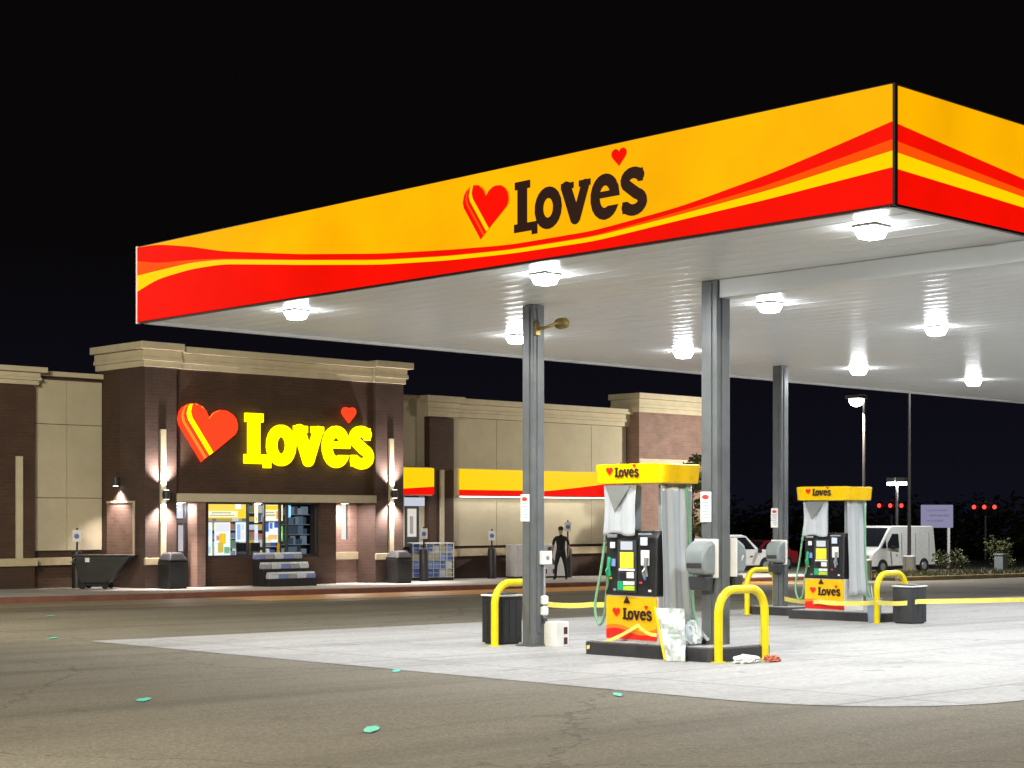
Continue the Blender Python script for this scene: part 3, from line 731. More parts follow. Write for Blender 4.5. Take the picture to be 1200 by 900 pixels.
t = thing('plastic_sheet', 'heap of clear wrinkled plastic behind the leaning board', 'plastic sheet', on_ground(2.72, 4.98, .2))
b = MB(); n = 14; grid = []; rnd = random.Random(21)
for i in range(n+1):
    grid.append([b.bm.verts.new((-.22 + .44*i/n + rnd.uniform(-.015,.015), -.26 + .50*j/n + rnd.uniform(-.015,.015), max(.01, .30*math.exp(-((i/n-.6)**2 + (j/n-.45)**2)*7) + .035*math.sin(i*1.7+j)*math.cos(j*1.3) + rnd.uniform(-.02,.02)))) for j in range(n+1)])
for i in range(n):
    for j in range(n): b._f([grid[i][j], grid[i+1][j], grid[i+1][j+1], grid[i][j+1]])
bmesh.ops.recalc_face_normals(b.bm, faces=b.bm.faces); bmesh.ops.solidify(b.bm, geom=list(b.bm.faces), thickness=.004)
b.build('sheet', FILMT, t)
# litter by the nearest hoop
def crumple(name, label, cat, loc, sx, sy, sz, m, seed):
    rnd = random.Random(seed); bm = bmesh.new(); bmesh.ops.create_icosphere(bm, subdivisions=3, radius=1)
    for v in bm.verts:
        k = 1 + rnd.uniform(-.28, .18); v.co = Vector((v.co.x*sx*k, v.co.y*sy*k, max(0, v.co.z*sz*k + sz*.55)))
    me = bpy.data.meshes.new(name); bm.to_mesh(me); bm.free(); o = link(name, me, m, None, loc); tag(o, label, cat); return o
crumple('crumpled_bag', 'crumpled white bag on the concrete inside the nearest hoop', 'bag', on_ground(2.62, 3.92, .008), .22, .12, .07, PAPER, 3)
crumple('red_wrapper', 'crumpled red and tan wrapper on the concrete by the nearest hoop', 'wrapper', on_ground(3.02, 3.82, .008), .13, .09, .06, mat('red tan wrapper', (.55,.16,.09), .6, var=.5, scale=9), 8)

# caution tape
def tape(name, pts, label, sag=.05, w=.075, twist=0.0):
    b = MB(); out = []
    for a, c in zip(pts, pts[1:]):
        a, c = Vector(a), Vector(c); n = max(6, int((c-a).length*4))
        for k in range(n): u = k/n; out.append(a.lerp(c, u) - Vector((0,0,4*sag*u*(1-u))))
    out.append(Vector(pts[-1])); prev = None; th = .003
    for i, p in enumerate(out):
        tdir = (out[min(i+1,len(out)-1)] - out[max(i-1,0)]).normalized(); side = Vector((tdir.y, -tdir.x, 0)).normalized()*th
        tw = twist*math.sin(i*.5); up = Vector((0,0,1))*w/2 + side/th*w/2*tw
        ring = [b.bm.verts.new(q) for q in (p-up-side, p-up+side, p+up+side, p+up-side)]
        if prev:
            for k in range(4): b._f([prev[k], prev[(k+1) % 4], ring[(k+1) % 4], ring[k]])
        else: b._f(ring[::-1])
        prev = ring
    b._f(prev); return tag(b.build(name, TAPE), label, 'caution tape', 'strips of yellow caution tape')
zz = lambda x, y, h: (x, y, zg(x, y) + h)
tape('caution_tape', [zz(3.17, 8.05, .62), zz(3.35, 7.3, .63), zz(3.24, 6.36, .70)], 'yellow tape strung from the brass-camera column to the nearer dispenser', .02)
tape('caution_tape', [zz(2.32, 6.42, .10), zz(2.56, 5.70, .42), zz(2.60, 5.40, .30)], 'pale tape trailing across the base of the nearer dispenser', .04, .05)
tape('caution_tape', [zz(13.62, 11.6, .34), zz(12.46, 9.9, .36), zz(12.04, 8.30, .40), zz(12.5, 7.72, .42), zz(17.5, 3.0, .62), zz(22, -2.0, .5)], 'long yellow tape crossing the grey bin and running off past the forecourt', .03, .085, .25)

# teal survey paint dashes on the asphalt
for x, y, w, lab in ((-5.48, 1.45, .19, 'largest teal paint dash, on the asphalt nearest the viewer'), (-5.48, 4.98, .16, 'teal paint dash on the asphalt, second nearest the viewer'),
                     (2.6, 21.69, .2, 'teal paint dash on dark asphalt nearest the shop kerb'), (-1.4, 6.0, .14, 'faint teal paint dash close to the concrete edge below the bins'),
                     (-1.73, 2.12, .14, 'faint teal paint dash by the concrete edge below the nearer dispenser'), (-1.08, 14.83, .16, 'pale paint dash just beyond the pointed concrete corner')):
    b = MB(); pts = []
    for k in range(14):
        a = 2*PI*k/14; r = 1 + random.uniform(-.25, .2); pts.append((w*.36*r*math.cos(a)*FWD[1] - 1.3*r*math.sin(a)*-FWD[0]*w, -w*.36*r*math.cos(a)*FWD[0] + 1.3*r*math.sin(a)*FWD[1]*w))
    b._f([b.bm.verts.new((px, py, zg(x+px, y+py) - zg(x, y))) for px, py in pts])
    tag(b.build('paint_mark', mat('teal paint', (.10,.72,.52), .5, var=.2, scale=20), loc=on_ground(x, y, .012)), lab, 'paint mark', 'teal paint dashes on the asphalt')

# ------------------------------------------------------------------ the shop
shop = thing('shop_building', 'long brown and cream convenience shop with a lit yellow sign on its tall entrance block', 'shop', (0, 0, 0))
def part(name, m, boxes, parent=shop, bevel=0.0):
    b = MB()
    for q in boxes: b.box(*q)
    return b.build(name, m, parent, bevel=bevel)
ZB = -1.6
FY = 32.05
# entrance block
part('entrance_wall', BROWN, [(11.14, 20.65, 32.16, 33.4, 2.262, 5.84), (11.14, 20.65, 33.4, 34.6, ZB, 5.84), (11.14, 20.65, 34.6, 46, ZB, 5.3)])
part('pilaster', PIER, [(11.13, 12.17, FY, 33.398, ZB, 5.83)], bevel=.01)
part('pilaster', PIER, [(19.5, 20.66, FY, 33.398, ZB, 5.83)], bevel=.01)
def cornice(x0, x1, y0, z0, z1, left=True, right=True, name='cornice', back=46):
    h = z1 - z0; b = MB()
    for pr, a, c in ((.06, 0, .25), (.12, .252, .42), (.09, .422, .70), (.24, .702, 1.0)):
        b.box(x0 - (pr if left else 0), x1 + (pr if right else 0), y0 - pr, back, z0 + a*h, z0 + c*h)
    return b.build(name, TRIM, shop, bevel=.012)
cornice(12.3, 19.4, 32.16, 5.842, 6.48, False, False, back=34.7)
cornice(11.13, 12.298, FY, 5.842, 6.53, True, False, back=34.7); cornice(19.402, 20.66, FY, 5.842, 6.53, False, True, back=34.7)
part('lintel', TRIM, [(12.172, 19.498, 31.98, 32.9, 2.02, 2.26)], bevel=.012)
part('accent_bar', TRIM, [(11.60, 11.78, 31.97, 32.048, .40, 4.08)], bevel=.008)
part('accent_bar', TRIM, [(20.02, 20.20, 31.97, 32.048, .40, 4.08)], bevel=.008)
part('stone_ledge', STONE, [(11.08, 12.2, 31.96, 32.046, .22, .42)], bevel=.01); part('stone_ledge', STONE, [(19.47, 20.71, 31.96, 32.046, .22, .42)], bevel=.01)
# shop window wall
part('window_wall', BROWN, [(13.2, 13.47, 32.4, 32.9, ZB, 2.02), (17.57, 18.03, 32.4, 32.9, ZB, 2.02), (13.472, 17.568, 32.4, 32.9, ZB, .36), (18.03, 18.2, 32.4, 33.4, ZB, 2.02)])
part('door_pier', LIT_BRICK, [(12.90, 13.198, 32.12, 32.9, ZB, 2.018)], bevel=.01)
fr = part('window_frame', DARKP, [(13.472, 17.568, 32.5, 32.58, .362, .44), (13.472, 17.568, 32.5, 32.58, 1.96, 2.018)] +
          [(x, x+.07, 32.502, 32.578, .442, 1.958) for x in (13.474, 14.92, 15.52, 16.10, 16.36, 17.498)])
part('pane', GLASS, [(13.50, 17.54, 32.53, 32.542, .40, 2.0)], fr)
# things seen in the lit windows
WY = 32.66
def poster(name, x0, x1, z0, z1, col, e, y=WY):
    return part(name, emis('lit ' + name + str(len(MATS)), col, e), [(x0, x1, y, y + .012, z0, z1)])
def art(name, x0, x1, z0, z1, ground, shapes, e=.95, y=WY):
    """one printed, glowing poster; shapes are (u0, u1, v0, v1, colour) in the unit square"""
    b = MB(); b.box(x0, x1, y, y + .012, z0, z1); e *= 1.5; ms = [emis('lit card %d' % len(MATS), ground, e)]  # glow stands in for shop light coming through the card
    for u0, u1, v0, v1, c in shapes:
        b.mi = len(ms); ms.append(emis('lit card %d' % len(MATS), c, e)); k = len(ms)
        b.box(x0+(x1-x0)*u0, x0+(x1-x0)*u1, y - .003*k, y - .003*k + .002, z0+(z1-z0)*v0, z0+(z1-z0)*v1)
    return b.build(name, ms, shop)
W_, Y_, O_, B_, D_ = (.95,.96,1.0), (1.0,.58,.02), (1.0,.33,.03), (.06,.12,.4), (.02,.02,.03)
GY = (.45,.40,.3)
art('window_banner', 13.52, 15.0, 1.54, 1.97, (1.0,.62,.08), [(.05,.78,.08,.5,(1,.86,.5)), (.12,.7,.16,.24,GY), (.16,.62,.34,.42,GY), (.8,.96,.1,.6,Y_), (.72,.86,.66,1.0,W_)], 1.15)
art('window_banner', 15.30, 15.42, 1.40, 1.97, (1,.92,.55), [(.3,.7,.1,.3,Y_)], 1.15)
art('window_banner', 15.60, 16.34, 1.46, 1.95, (1.0,.83,.45), [(.08,.9,.7,.95,Y_), (.14,.62,.3,.4,GY), (.14,.56,.48,.56,GY), (.66,.92,.12,.6,O_), (.1,.6,.08,.2,W_)], 1.15)
art('window_poster', 13.52, 13.78, .40, 1.42, W_, [(.2,.8,.1,.3,(.5,.75,.7)), (.15,.85,.62,.8,(.8,.85,.9))], 1.0)
art('window_poster', 13.86, 14.42, .44, 1.42, (.95,.93,.85), [(.1,.9,.72,.95,(.9,.8,.75)), (.3,.7,.35,.66,Y_), (.2,.55,.08,.38,(.7,.5,.08)), (.6,.95,.05,.25,(.2,.45,.2)), (.1,.3,.45,.6,(.8,.3,.3))], 1.0)
art('window_poster', 14.62, 14.98, .84, 1.42, W_, [(.1,.45,.1,.9,(.4,.5,.85)), (.5,.9,.15,.5,(1,.8,.75)), (.55,.8,.6,.9,(.7,.75,.95))], 1.0)
art('window_poster', 15.30, 15.42, .80, 1.34, W_, [(.2,.8,.1,.5,(.8,.85,.9))], .8)
art('window_poster', 15.62, 16.18, .80, 1.40, W_, [(.05,.35,.55,1.0,B_), (.4,.6,.7,1.0,(.1,.2,.5)), (.7,.95,.75,1.0,B_), (.05,.5,.05,.3,(1,.75,.35)), (.3,.9,.15,.4,(1,.55,.15)), (.5,.7,.42,.62,(1,.9,.85))], 1.0)
art('window_poster', 16.20, 16.34, .84, 1.30, (.25,.75,.12), [(.2,.8,.2,.6,(.8,1,.4))], .9)
art('window_poster', 16.50, 16.64, 1.56, 1.94, (.2,.6,1.0), [(.6,1.0,.1,.9,(.7,.9,1.0))], 1.0)
def stocked_rack(x0, x1, y, z0, z1, rows, e, seed, cols):
    """a gondola: dark back, shelf boards and ranks of packets on them"""
    rnd = random.Random(seed); b = MB(); ms = [mat('rack back', (.02,.022,.026), .7), emis('rack shelf edge %d' % seed, (.75,.78,.8), e*.7)]
    for c in cols: ms.append(emis('packet %d' % len(MATS), c, e))  # shelf edges and packets glow in place of the shop's room light
    b.box(x0, x1, y + .24, y + .28, z0, z1); dz = (z1-z0)/rows
    for r in range(rows):
        zb = z0 + r*dz; b.mi = 1; b.box(x0, x1, y, y + .235, zb, zb + .02); x = x0 + .02
        while x < x1 - .08:
            w = rnd.uniform(.06, .13); b.mi = 2 + rnd.randrange(len(cols)); h = dz*rnd.uniform(.5, .86)
            for q in range(rnd.choice((1, 2, 3))):
                if x + w > x1: break
                b.box(x, x + w - .01, y + .01, y + .2, zb + .022, zb + .022 + h); x += w
            x += rnd.choice((0, .015, .06))
    return b.build('stocked_rack', ms, shop)
CS = [(.95,.96,1),(.9,.55,.1),(.1,.16,.4),(.8,.2,.12),(.85,.8,.6),(.2,.35,.2),(.3,.3,.33)]
stocked_rack(13.5, 15.1, 32.95, .40, 1.95, 6, .85, 3, CS); stocked_rack(15.2, 16.4, 33.0, .40, 1.95, 6, .8, 5, CS)
stocked_rack(16.46, 17.54, 32.9, .40, 1.95, 5, .34, 9, [(.5,.6,.7),(.15,.2,.25),(.7,.75,.8),(.1,.12,.14),(.3,.4,.5)])
part('shelf_end', BLACKP, [(14.66, 15.5, WY, WY+.05, .40, .80)])
# doors
dr = part('door', DARKP, [(12.18, 12.26, 32.6, 32.66, -.44, 2.018), (12.82, 12.898, 32.6, 32.66, -.44, 2.018), (12.262, 12.818, 32.602, 32.658, 1.40, 1.50), (12.262, 12.818, 32.602, 32.658, 1.95, 2.018), (12.262, 12.818, 32.602, 32.658, -.44, -.25), (12.51, 12.57, 32.602, 32.658, -.248, 1.398)])
part('pane', GLASS, [(12.2, 12.88, 32.628, 32.636, -.3, 2.0)], dr)
part('door_poster', emis('lit door card', (.9,.9,.92), .9), [(12.28, 12.80, 32.70, 32.712, 1.54, 1.94)], dr)  # door cards glow in place of light from inside
part('door_poster', emis('lit door card pink', (.95,.75,.72), .8), [(12.30, 12.48, 32.70, 32.712, .62, 1.36)], dr); part('door_poster', emis('lit door card pale', (.9,.82,.8), .8), [(12.60, 12.80, 32.70, 32.712, .58, 1.34)], dr)
part('door_poster', emis('lit door card yellow', (1.0,.62,.0), .9), [(12.58, 12.82, 32.70, 32.712, .10, .42)], dr)
part('interior_backing', mat('dark shop interior', (.03,.03,.035), .8), [(12.18, 19.3, 33.34, 33.398, ZB, 2.25)])
# recessed bay, its lamplight put into the paler brick colour
part('bay_wall', LIT_BRICK, [(18.21, 18.88, 33.0, 33.33, ZB, 2.018), (19.2, 19.498, 33.0, 33.33, ZB, 2.018), (18.882, 19.198, 33.0, 33.33, ZB, .86)])
bw = part('bay_window', DARKP, [(18.882, 18.92, 33.1, 33.16, .862, 2.018), (19.16, 19.198, 33.1, 33.16, .862, 2.018)])
part('pane', emis('lit narrow window', (.9,.9,.86), .85), [(18.922, 19.158, 33.12, 33.14, .864, 2.018)], bw)
part('stone_ledge', STONE, [(18.205, 19.49, 32.9, 32.998, .22, .46)], bevel=.01)
# lamplit patch low on the block's flank, painted as paler brick
part('lit_flank_patch', LIT_BRICK, [(11.108, 11.128, 32.66, 34.1, .42, 1.98)]); part('flank_frame', TRIM, [(11.09, 11.127, 32.58, 32.658, .40, 2.04), (11.09, 11.127, 32.66, 34.1, 1.982, 2.04)], bevel=.006)
# wall sconces: up and down lights
def sconce(x, y, z, aim=(0, -1), up=True, pw=14):
    nx, ny = aim; b = MB()
    b.lathe([(.09,-.13),(.10,-.12),(.10,.12),(.09,.13)], (x + nx*.14, y + ny*.14, z), 18)
    b.box(x + nx*.02 - .05, x + nx*.02 + .05, y + ny*.02 - .05, y + ny*.02 + .05, z - .06, z + .06)
    o = b.build('wall_sconce', DARKP, shop, smooth=True)
    for s in ((1, -1) if up else (-1,)):
        MB().lathe([(.075,0),(.075,.006)], (x + nx*.14, y + ny*.14, z + s*.133 - .003), 18).build('lens', emis('sconce lens', (1,.95,.85), 9), o)
        q = (x + nx*.17, y + ny*.17, z + s*.16)
        lamp('sconce_lamp', 'SPOT', q, pw, (1, .86, .80), (x + nx*.02, y + ny*.02, z + s*1.5), spot_size=math.radians(105), spot_blend=.8, shadow_soft_size=.04)
sconce(11.69, FY - .08, 2.21, pw=900); sconce(20.11, FY - .08, 2.31, pw=900)
sconce(11.128, 33.4, 2.6, (-1, 0), False, 380)  # sconce added here to brighten the flank
for x, pw in ((12.62, 40), (15.3, 60), (18.62, 120)):
    q = part('downlight', DARKP, [(x-.12, x+.12, 32.38, 32.62, 2.0, 2.018)]); part('lens', emis('downlight lens', (1,.95,.88), 6), [(x-.09, x+.09, 32.41, 32.59, 1.992, 1.998)], q)
    lamp('lintel_lamp', 'AREA', (x, 32.5, 1.985), pw, (1, .88, .82), (x, 32.5, 0), shape='DISK', size=.2)
# left wing
part('wing_wall', BROWN, [(-14, 11.128, 34.5, 46, ZB, 5.6)])
part('wing_pilaster', BROWN, [(2.6, 8.86, 34.16, 34.498, ZB, 5.30)], bevel=.01)
part('wall_panel', CREAM, [(x0, x1, 34.40, 34.498, z0, z1) for x0, x1 in ((8.90, 9.985), (10.0, 11.12)) for z0, z1 in ((.62, 2.12), (2.135, 4.23), (4.245, 5.50))], bevel=.006)
part('parapet_cap', TRIM, [(8.9, 11.12, 34.3, 46, 5.602, 5.74)], bevel=.01)
cornice(2.6, 8.9, 34.16, 5.302, 5.80, True, True, back=34.9)
part('accent_bar', TRIM, [(8.26, 8.46, 34.08, 34.157, .42, 3.28)], bevel=.008); part('accent_bar', TRIM, [(3.4, 3.6, 34.08, 34.157, .42, 3.28)], bevel=.008)
part('stone_ledge', STONE, [(2.5, 8.9, 34.06, 34.156, .20, .42)], bevel=.01); part('stone_ledge', STONE, [(8.92, 11.1, 34.34, 34.496, .20, .42)], bevel=.01)
part('wall_panel', CREAM, [(x0, x0+1.1, 34.40, 34.498, z0, z1) for x0 in (-4.5, -3.38, -2.26, -1.14, -.02, 1.1) for z0, z1 in ((.62, 2.12), (2.135, 4.23), (4.245, 5.50))], bevel=.006)
# right wing
part('wing_wall', BROWN, [(20.66, 33.9, 34.5, 46, ZB, 5.3)])
part('wall_panel', CREAM, [(20.7, 23.58, 34.40, 34.498, 3.3, 5.64), (23.3, 23.58, 34.40, 34.498, .56, 2.3), (20.7, 22.70, 34.40, 34.498, .56, 2.3)], bevel=.006)
part('parapet_cap', TRIM, [(20.66, 23.6, 34.34, 46, 5.642, 5.74)], bevel=.01)
part('wing_pilaster', BROWN, [(23.6, 24.72, 34.16, 34.498, ZB, 5.0)], bevel=.01)
part('wall_panel', CREAM, [(x0, x1, 34.40, 34.498, z0, z1) for x0, x1 in ((24.74, 26.98), (27.0, 29.1), (29.12, 31.9), (31.92, 33.85)) for z0, z1 in ((.56, 2.9), (2.915, 5.05))], bevel=.006)
cornice(24.82, 33.9, 34.36, 5.06, 5.72, False, True); cornice(23.55, 24.82, 34.16, 5.03, 5.74, True, True, back=45.8)
part('accent_bar', TRIM, [(24.05, 24.22, 34.08, 34.157, .42, 3.2)], bevel=.008)
part('stone_ledge', STONE, [(23.55, 24.76, 34.06, 34.156, .20, .46)], bevel=.01); part('stone_ledge', STONE, [(24.765, 33.85, 34.32, 34.498, .20, .46)], bevel=.01)
dw = part('side_window', DARKP, [(22.70, 22.78, 34.36, 34.44, .56, 2.3), (23.22, 23.298, 34.36, 34.44, .56, 2.3), (22.782, 23.218, 34.362, 34.438, .56, .9), (22.782, 23.218, 34.362, 34.438, 1.86, 2.3)])
part('pane', emis('lit side window', (.85,.82,.72), .8), [(22.784, 23.216, 34.40, 34.42, .902, 1.858)], dw)
part('window_notice', mat('grey notice', (.3,.3,.3), .6), [(22.92, 23.06, 34.385, 34.397, 1.0, 1.6)], dw)
part('wall_notice', emis('lit white notice', (.8,.84,.95), .7), [(22.62, 23.5, 34.30, 34.34, 1.95, 2.24)])
# lit stripe band along the right wing
def band(x0, x1, swoop, name='sign_band'):
    b = MB(); n = 40; z0, z1 = 2.34, 3.24; Y = 33.92
    for k in range(n):
        q = [x0 + (x1-x0)*i/n for i in (k, k+1)]
        hs = [z0 + (z1-z0)*swoop(x) for x in q]
        b.mi = 1; b.quad((q[0],Y,z0),(q[1],Y,z0),(q[1],Y,hs[1]),(q[0],Y,hs[0])); b.mi = 0; b.quad((q[0],Y,hs[0]),(q[1],Y,hs[1]),(q[1],Y,z1),(q[0],Y,z1))
    bmesh.ops.remove_doubles(b.bm, verts=b.bm.verts, dist=.0005); bmesh.ops.recalc_face_normals(b.bm, faces=b.bm.faces)
    bmesh.ops.solidify(b.bm, geom=list(b.bm.faces), thickness=.06)
    o = b.build(name, [F_LINE, F_RED], shop); part('band_frame', TRIM, [(x0-.03, x1+.03, 33.99, 34.38, 2.30, 3.27)], o); return o
band(20.72, 23.55, lambda x: .2 + .1*max(0, (x-22)/1.5)); band(24.76, 33.0, lambda x: .2 + .42*max(0, min(1, (x-29)/4.0))**1.1)
lamp('band_lamp', 'AREA', (28.8, 33.97, 2.26), 30, (1, .93, .85), (28.8, 34.1, 0), shape='RECTANGLE', size=8.0, size_y=.05)
lamp('band_lamp', 'AREA', (22.3, 33.0, 2.32), 90, (1, .95, .9), (22.8, 32.2, 0), shape='RECTANGLE', size=1.8, size_y=.08)  # lamp added in front of the short band to brighten the crate cage
part('under_band_light', emis('under band strip', (1,.95,.88), 5.0), [(24.9, 32.9, 34.0, 34.06, 2.27, 2.298)])
# far tower
part('far_tower_wall', LIT_BRICK, [(33.94, 38.4, 33.8, 35.1, ZB, 5.6), (33.94, 38.4, 35.1, 46, ZB, 5.3)]); cornice(33.94, 38.4, 33.8, 5.602, 6.33, True, True, back=35.2)
part('far_tower_band', TRIM, [(33.9, 38.45, 33.74, 33.797, 3.55, 3.82)], bevel=.01)
# sign on the entrance block
SS = 1.47
so_ = (14.50, 32.16, 3.18)
sl = sign_piece('sign_lettering', LET_FAT, S_YEL, shop, FACE_FRONT, so_, SS, .07, .08, .02)
sign_piece('sign_apostrophe_heart', [heart_loop(2.66, 1.08, .18)], S_RED, shop, FACE_FRONT, so_, SS, .07, .08, .02)
heart_emblem(shop, FACE_FRONT, so_, SS*1.02, .06, .012, (S_RED, S_ORA, S_YEL, S_RED))

# ------------------------------------------------------------------ things outside the shop
def on_walk(x, y): return (x, y, zg(x, y) + .15)
t = thing('tilt_cart', 'black wheeled tilt cart in front of the cream wall panel', 'waste cart', on_walk(10.2, 32.72), math.radians(-44))
b = MB(); pr = [(-.74,.92),(-.62,.16),(.16,.16),(.84,.92)]
b.prism(pr, lambda x, z: (x, -.38 + (.92-z)*.08, z), lambda x, z: (x, .38 - (.92-z)*.08, z)); b.build('hopper', BLACKP, t, bevel=.03)
MB().box(-.78,.88,-.42,.42,.925,.965).build('rim', DARKP, t, bevel=.015)
MB().box(-.58,.12,-.30,.30,.09,.157).build('chassis', RUBBER, t)
for x in (-.5, .12):
    for y in (-.33, .33): MB().lathe([(.02,-.03),(.09,-.028),(.09,.028),(.02,.03)], (x, y, .09), 16, 'y').build('wheel', RUBBER, t, smooth=True)
MB().tube([(-.72,-.3,.9),(-.86,-.3,.75),(-.86,.3,.75),(-.72,.3,.9)], .018, 8).build('push_handle', GALV, t)
MB().box(-.42,-.30,-.392,-.384,.76,.88).build('label_plate', PAPER, t)

def store_bin(x, y, label):
    t = thing('litter_bin', label, 'bin', on_walk(x, y), group='black domed bins at the shop wall')
    b = MB(); b.hexa([(-.29,-.29,0),(.29,-.29,0),(.29,.29,0),(-.29,.29,0)], [(-.31,-.31,.78),(.31,-.31,.78),(.31,.31,.78),(-.31,.31,.78)]); b.build('body', BLACKP, t, bevel=.03)
    b = MB(); b.hexa([(-.33,-.33,.783),(.33,-.33,.783),(.33,.33,.783),(-.33,.33,.783)], [(-.20,-.20,1.02),(.20,-.20,1.02),(.20,.20,1.02),(-.20,.20,1.02)]); b.build('dome_lid', DARKP, t, bevel=.05)
    MB().box(-.15,.15,-.318,-.30,.62,.74).build('opening', RUBBER, t); return t
store_bin(11.72, 31.55, 'black domed bin under the wall lamp beside the shop door')
store_bin(20.1, 31.62, 'black domed bin under the wall lamp beside the blue and white crate cage')

def parking_post(x, y, h, label):
    t = thing('parking_post', label, 'sign post', on_walk(x, y), group='black bollards carrying parking signs')
    MB().lathe([(.15,0),(.15,1.0),(.13,1.06),(.05,1.09)], n=18).build('bollard', BLACKP, t, smooth=True)
    MB().tube([(0,0,1.05),(0,0,h)], .03, 10).build('post', BLACKP, t)
    b = MB(); b.box(-.12,.12,-.05,-.035,h-.40,h-.06); p_ = b.build('sign_plate', PAPER, t, bevel=.012); p_.rotation_euler = (0,0,math.radians(-42))
    q = MB().lathe([(.075,0),(.075,.004)], (0,-.057,h-.24), 18, 'y').build('blue_symbol', BLUE, p_)
    return t
parking_post(9.95, 33.75, 1.72, 'blue and white parking sign on a black bollard behind the tilt cart')
parking_post(22.0, 32.6, 1.80, 'black signed bollard squeezed between the domed bin and the crate cage')
parking_post(26.1, 34.0-.3, 1.74, 'black signed bollard standing alone between crate cage and ice chest')
parking_post(29.2, 33.0, 2.06, 'dark signed bollard behind the standing man')

t = thing('crate_cage', 'white wire cage of blue crates by the shop wall', 'display cage', on_walk(22.95, 33.35), math.radians(-22))
MB().box(-.72,.72,-.26,.26,.0,.10).build('plinth', BLACKP, t)
for i in range(4):
    for j in range(6):
        c = [BLUE, mat('pale crate', (.7,.74,.78), .5), mat('tan crate', (.48,.48,.34), .5), mat('mid blue crate', (.25,.38,.75), .5)][(i*3 + j*(1 if j > 2 else 2) + (0 if j < 3 else 1)) % 4] if not (j < 3 and i in (0, 3)) else BLUE
        MB().box(-.69 + j*.231, -.69 + j*.231 + .215, -.22, .22, .115 + i*.275, .115 + i*.275 + .245).build('crate', c, t, bevel=.012)
b = MB()
for k in range(7): x = -.72 + k*.24; b.box(x-.012, x+.012, -.285, -.262, .10, 1.24)
for k in range(9): z = .12 + k*.14; b.box(-.732, .732, -.296, -.286, z-.008, z+.008)
for y in (-.262, .262): b.box(-.73, .73, y-.02, y+.02, 1.242, 1.275)
b.build('wire_front', WHITE, t)
MB().box(-.73,.73,-.24,.24,1.244,1.272).build('roof', WHITE, t)

t = thing('ice_chest', 'silver ice chest with dark slanted stripes by the shop wall', 'ice chest', on_walk(28.0, 33.4), math.radians(-14))
MB().box(-1.05,1.05,-.38,.38,.06,1.20).build('cabinet', mat('silver panel', (.62,.62,.64), .4, var=.12), t, bevel=.025)
MB().box(-1.0,1.0,-.34,.34,0,.058).build('plinth', BLACKP, t)
for x in (-.50, .30):
    b = MB(); b.prism([(x-.06,1.1),(x+.09,1.12),(x+.12,.75),(x+.32,.48),(x+.18,.46),(x-.02,.72)], lambda a, c: (a, -.392, c), lambda a, c: (a, -.384, c)); b.build('stripe_decal', mat('dark decal', (.06,.06,.07), .5), t)
for x in (-.1,.15,.5): MB().box(x-.05,x+.06,-.392,-.384,.16,.32).build('print_mark', REDP if x > 1 else mat('maroon mark', (.09,.02,.03), .5), t)
for x in (-.99, .02): MB().box(x, x+.95, -.383, -.381, .12, 1.16).build('door', MATS['silver panel'], t)
MB().lathe([(.02,-.10),(.15,-.05),(.17,.02),(.12,.1),(.02,.13)], (-.15,0,1.33), 18).build('dome', mat('pale globe', (.35,.42,.42), .3), t, smooth=True)

t = thing('bottle_display', 'stepped display rack of blue and white bottle packs below the lit shop window', 'display rack', on_walk(15.55, 31.5))
t.scale = (.86, .86, .95)
jm = [mat('white wrapped pack', (.62,.66,.74), .3), mat('blue wrapped pack', (.22,.28,.58), .3), mat('grey wrapped pack', (.34,.36,.42), .3), mat('pale wrapped pack', (.75,.77,.8), .25)]
for k in range(3):
    MB().box(-1.02, 1.02 - k*.05, -.52 + k*.32, -.52 + (k+1)*.32 - .004 if k < 2 else .44, 0, .24 + k*.30).build('step', BLACKP, t, bevel=.01)
    for i in range(5):
        x = -.98 + i*.395 - k*.05 + .02; zb = .242 + k*.30; y = -.50 + k*.32
        c = MB().box(x, x + .37, y, y + .26, zb, zb + .15).build('bottle_pack', jm[(i + 2*k) % 3], t, bevel=.03)
        b = MB()
        for q in range(4):
            for r in range(3): b.lathe([(.035,0),(.035,.02),(.022,.04),(.018,.055)], (x + .05 + q*.09, y + .05 + r*.08, zb + .152), 8)
        b.build('bottle_cap', jm[3 if (i + k) % 3 else 0], c, smooth=True)
MB().box(-.05,.05,.34,.36,.97,1.35).build('price_flag', P_YEL, t)

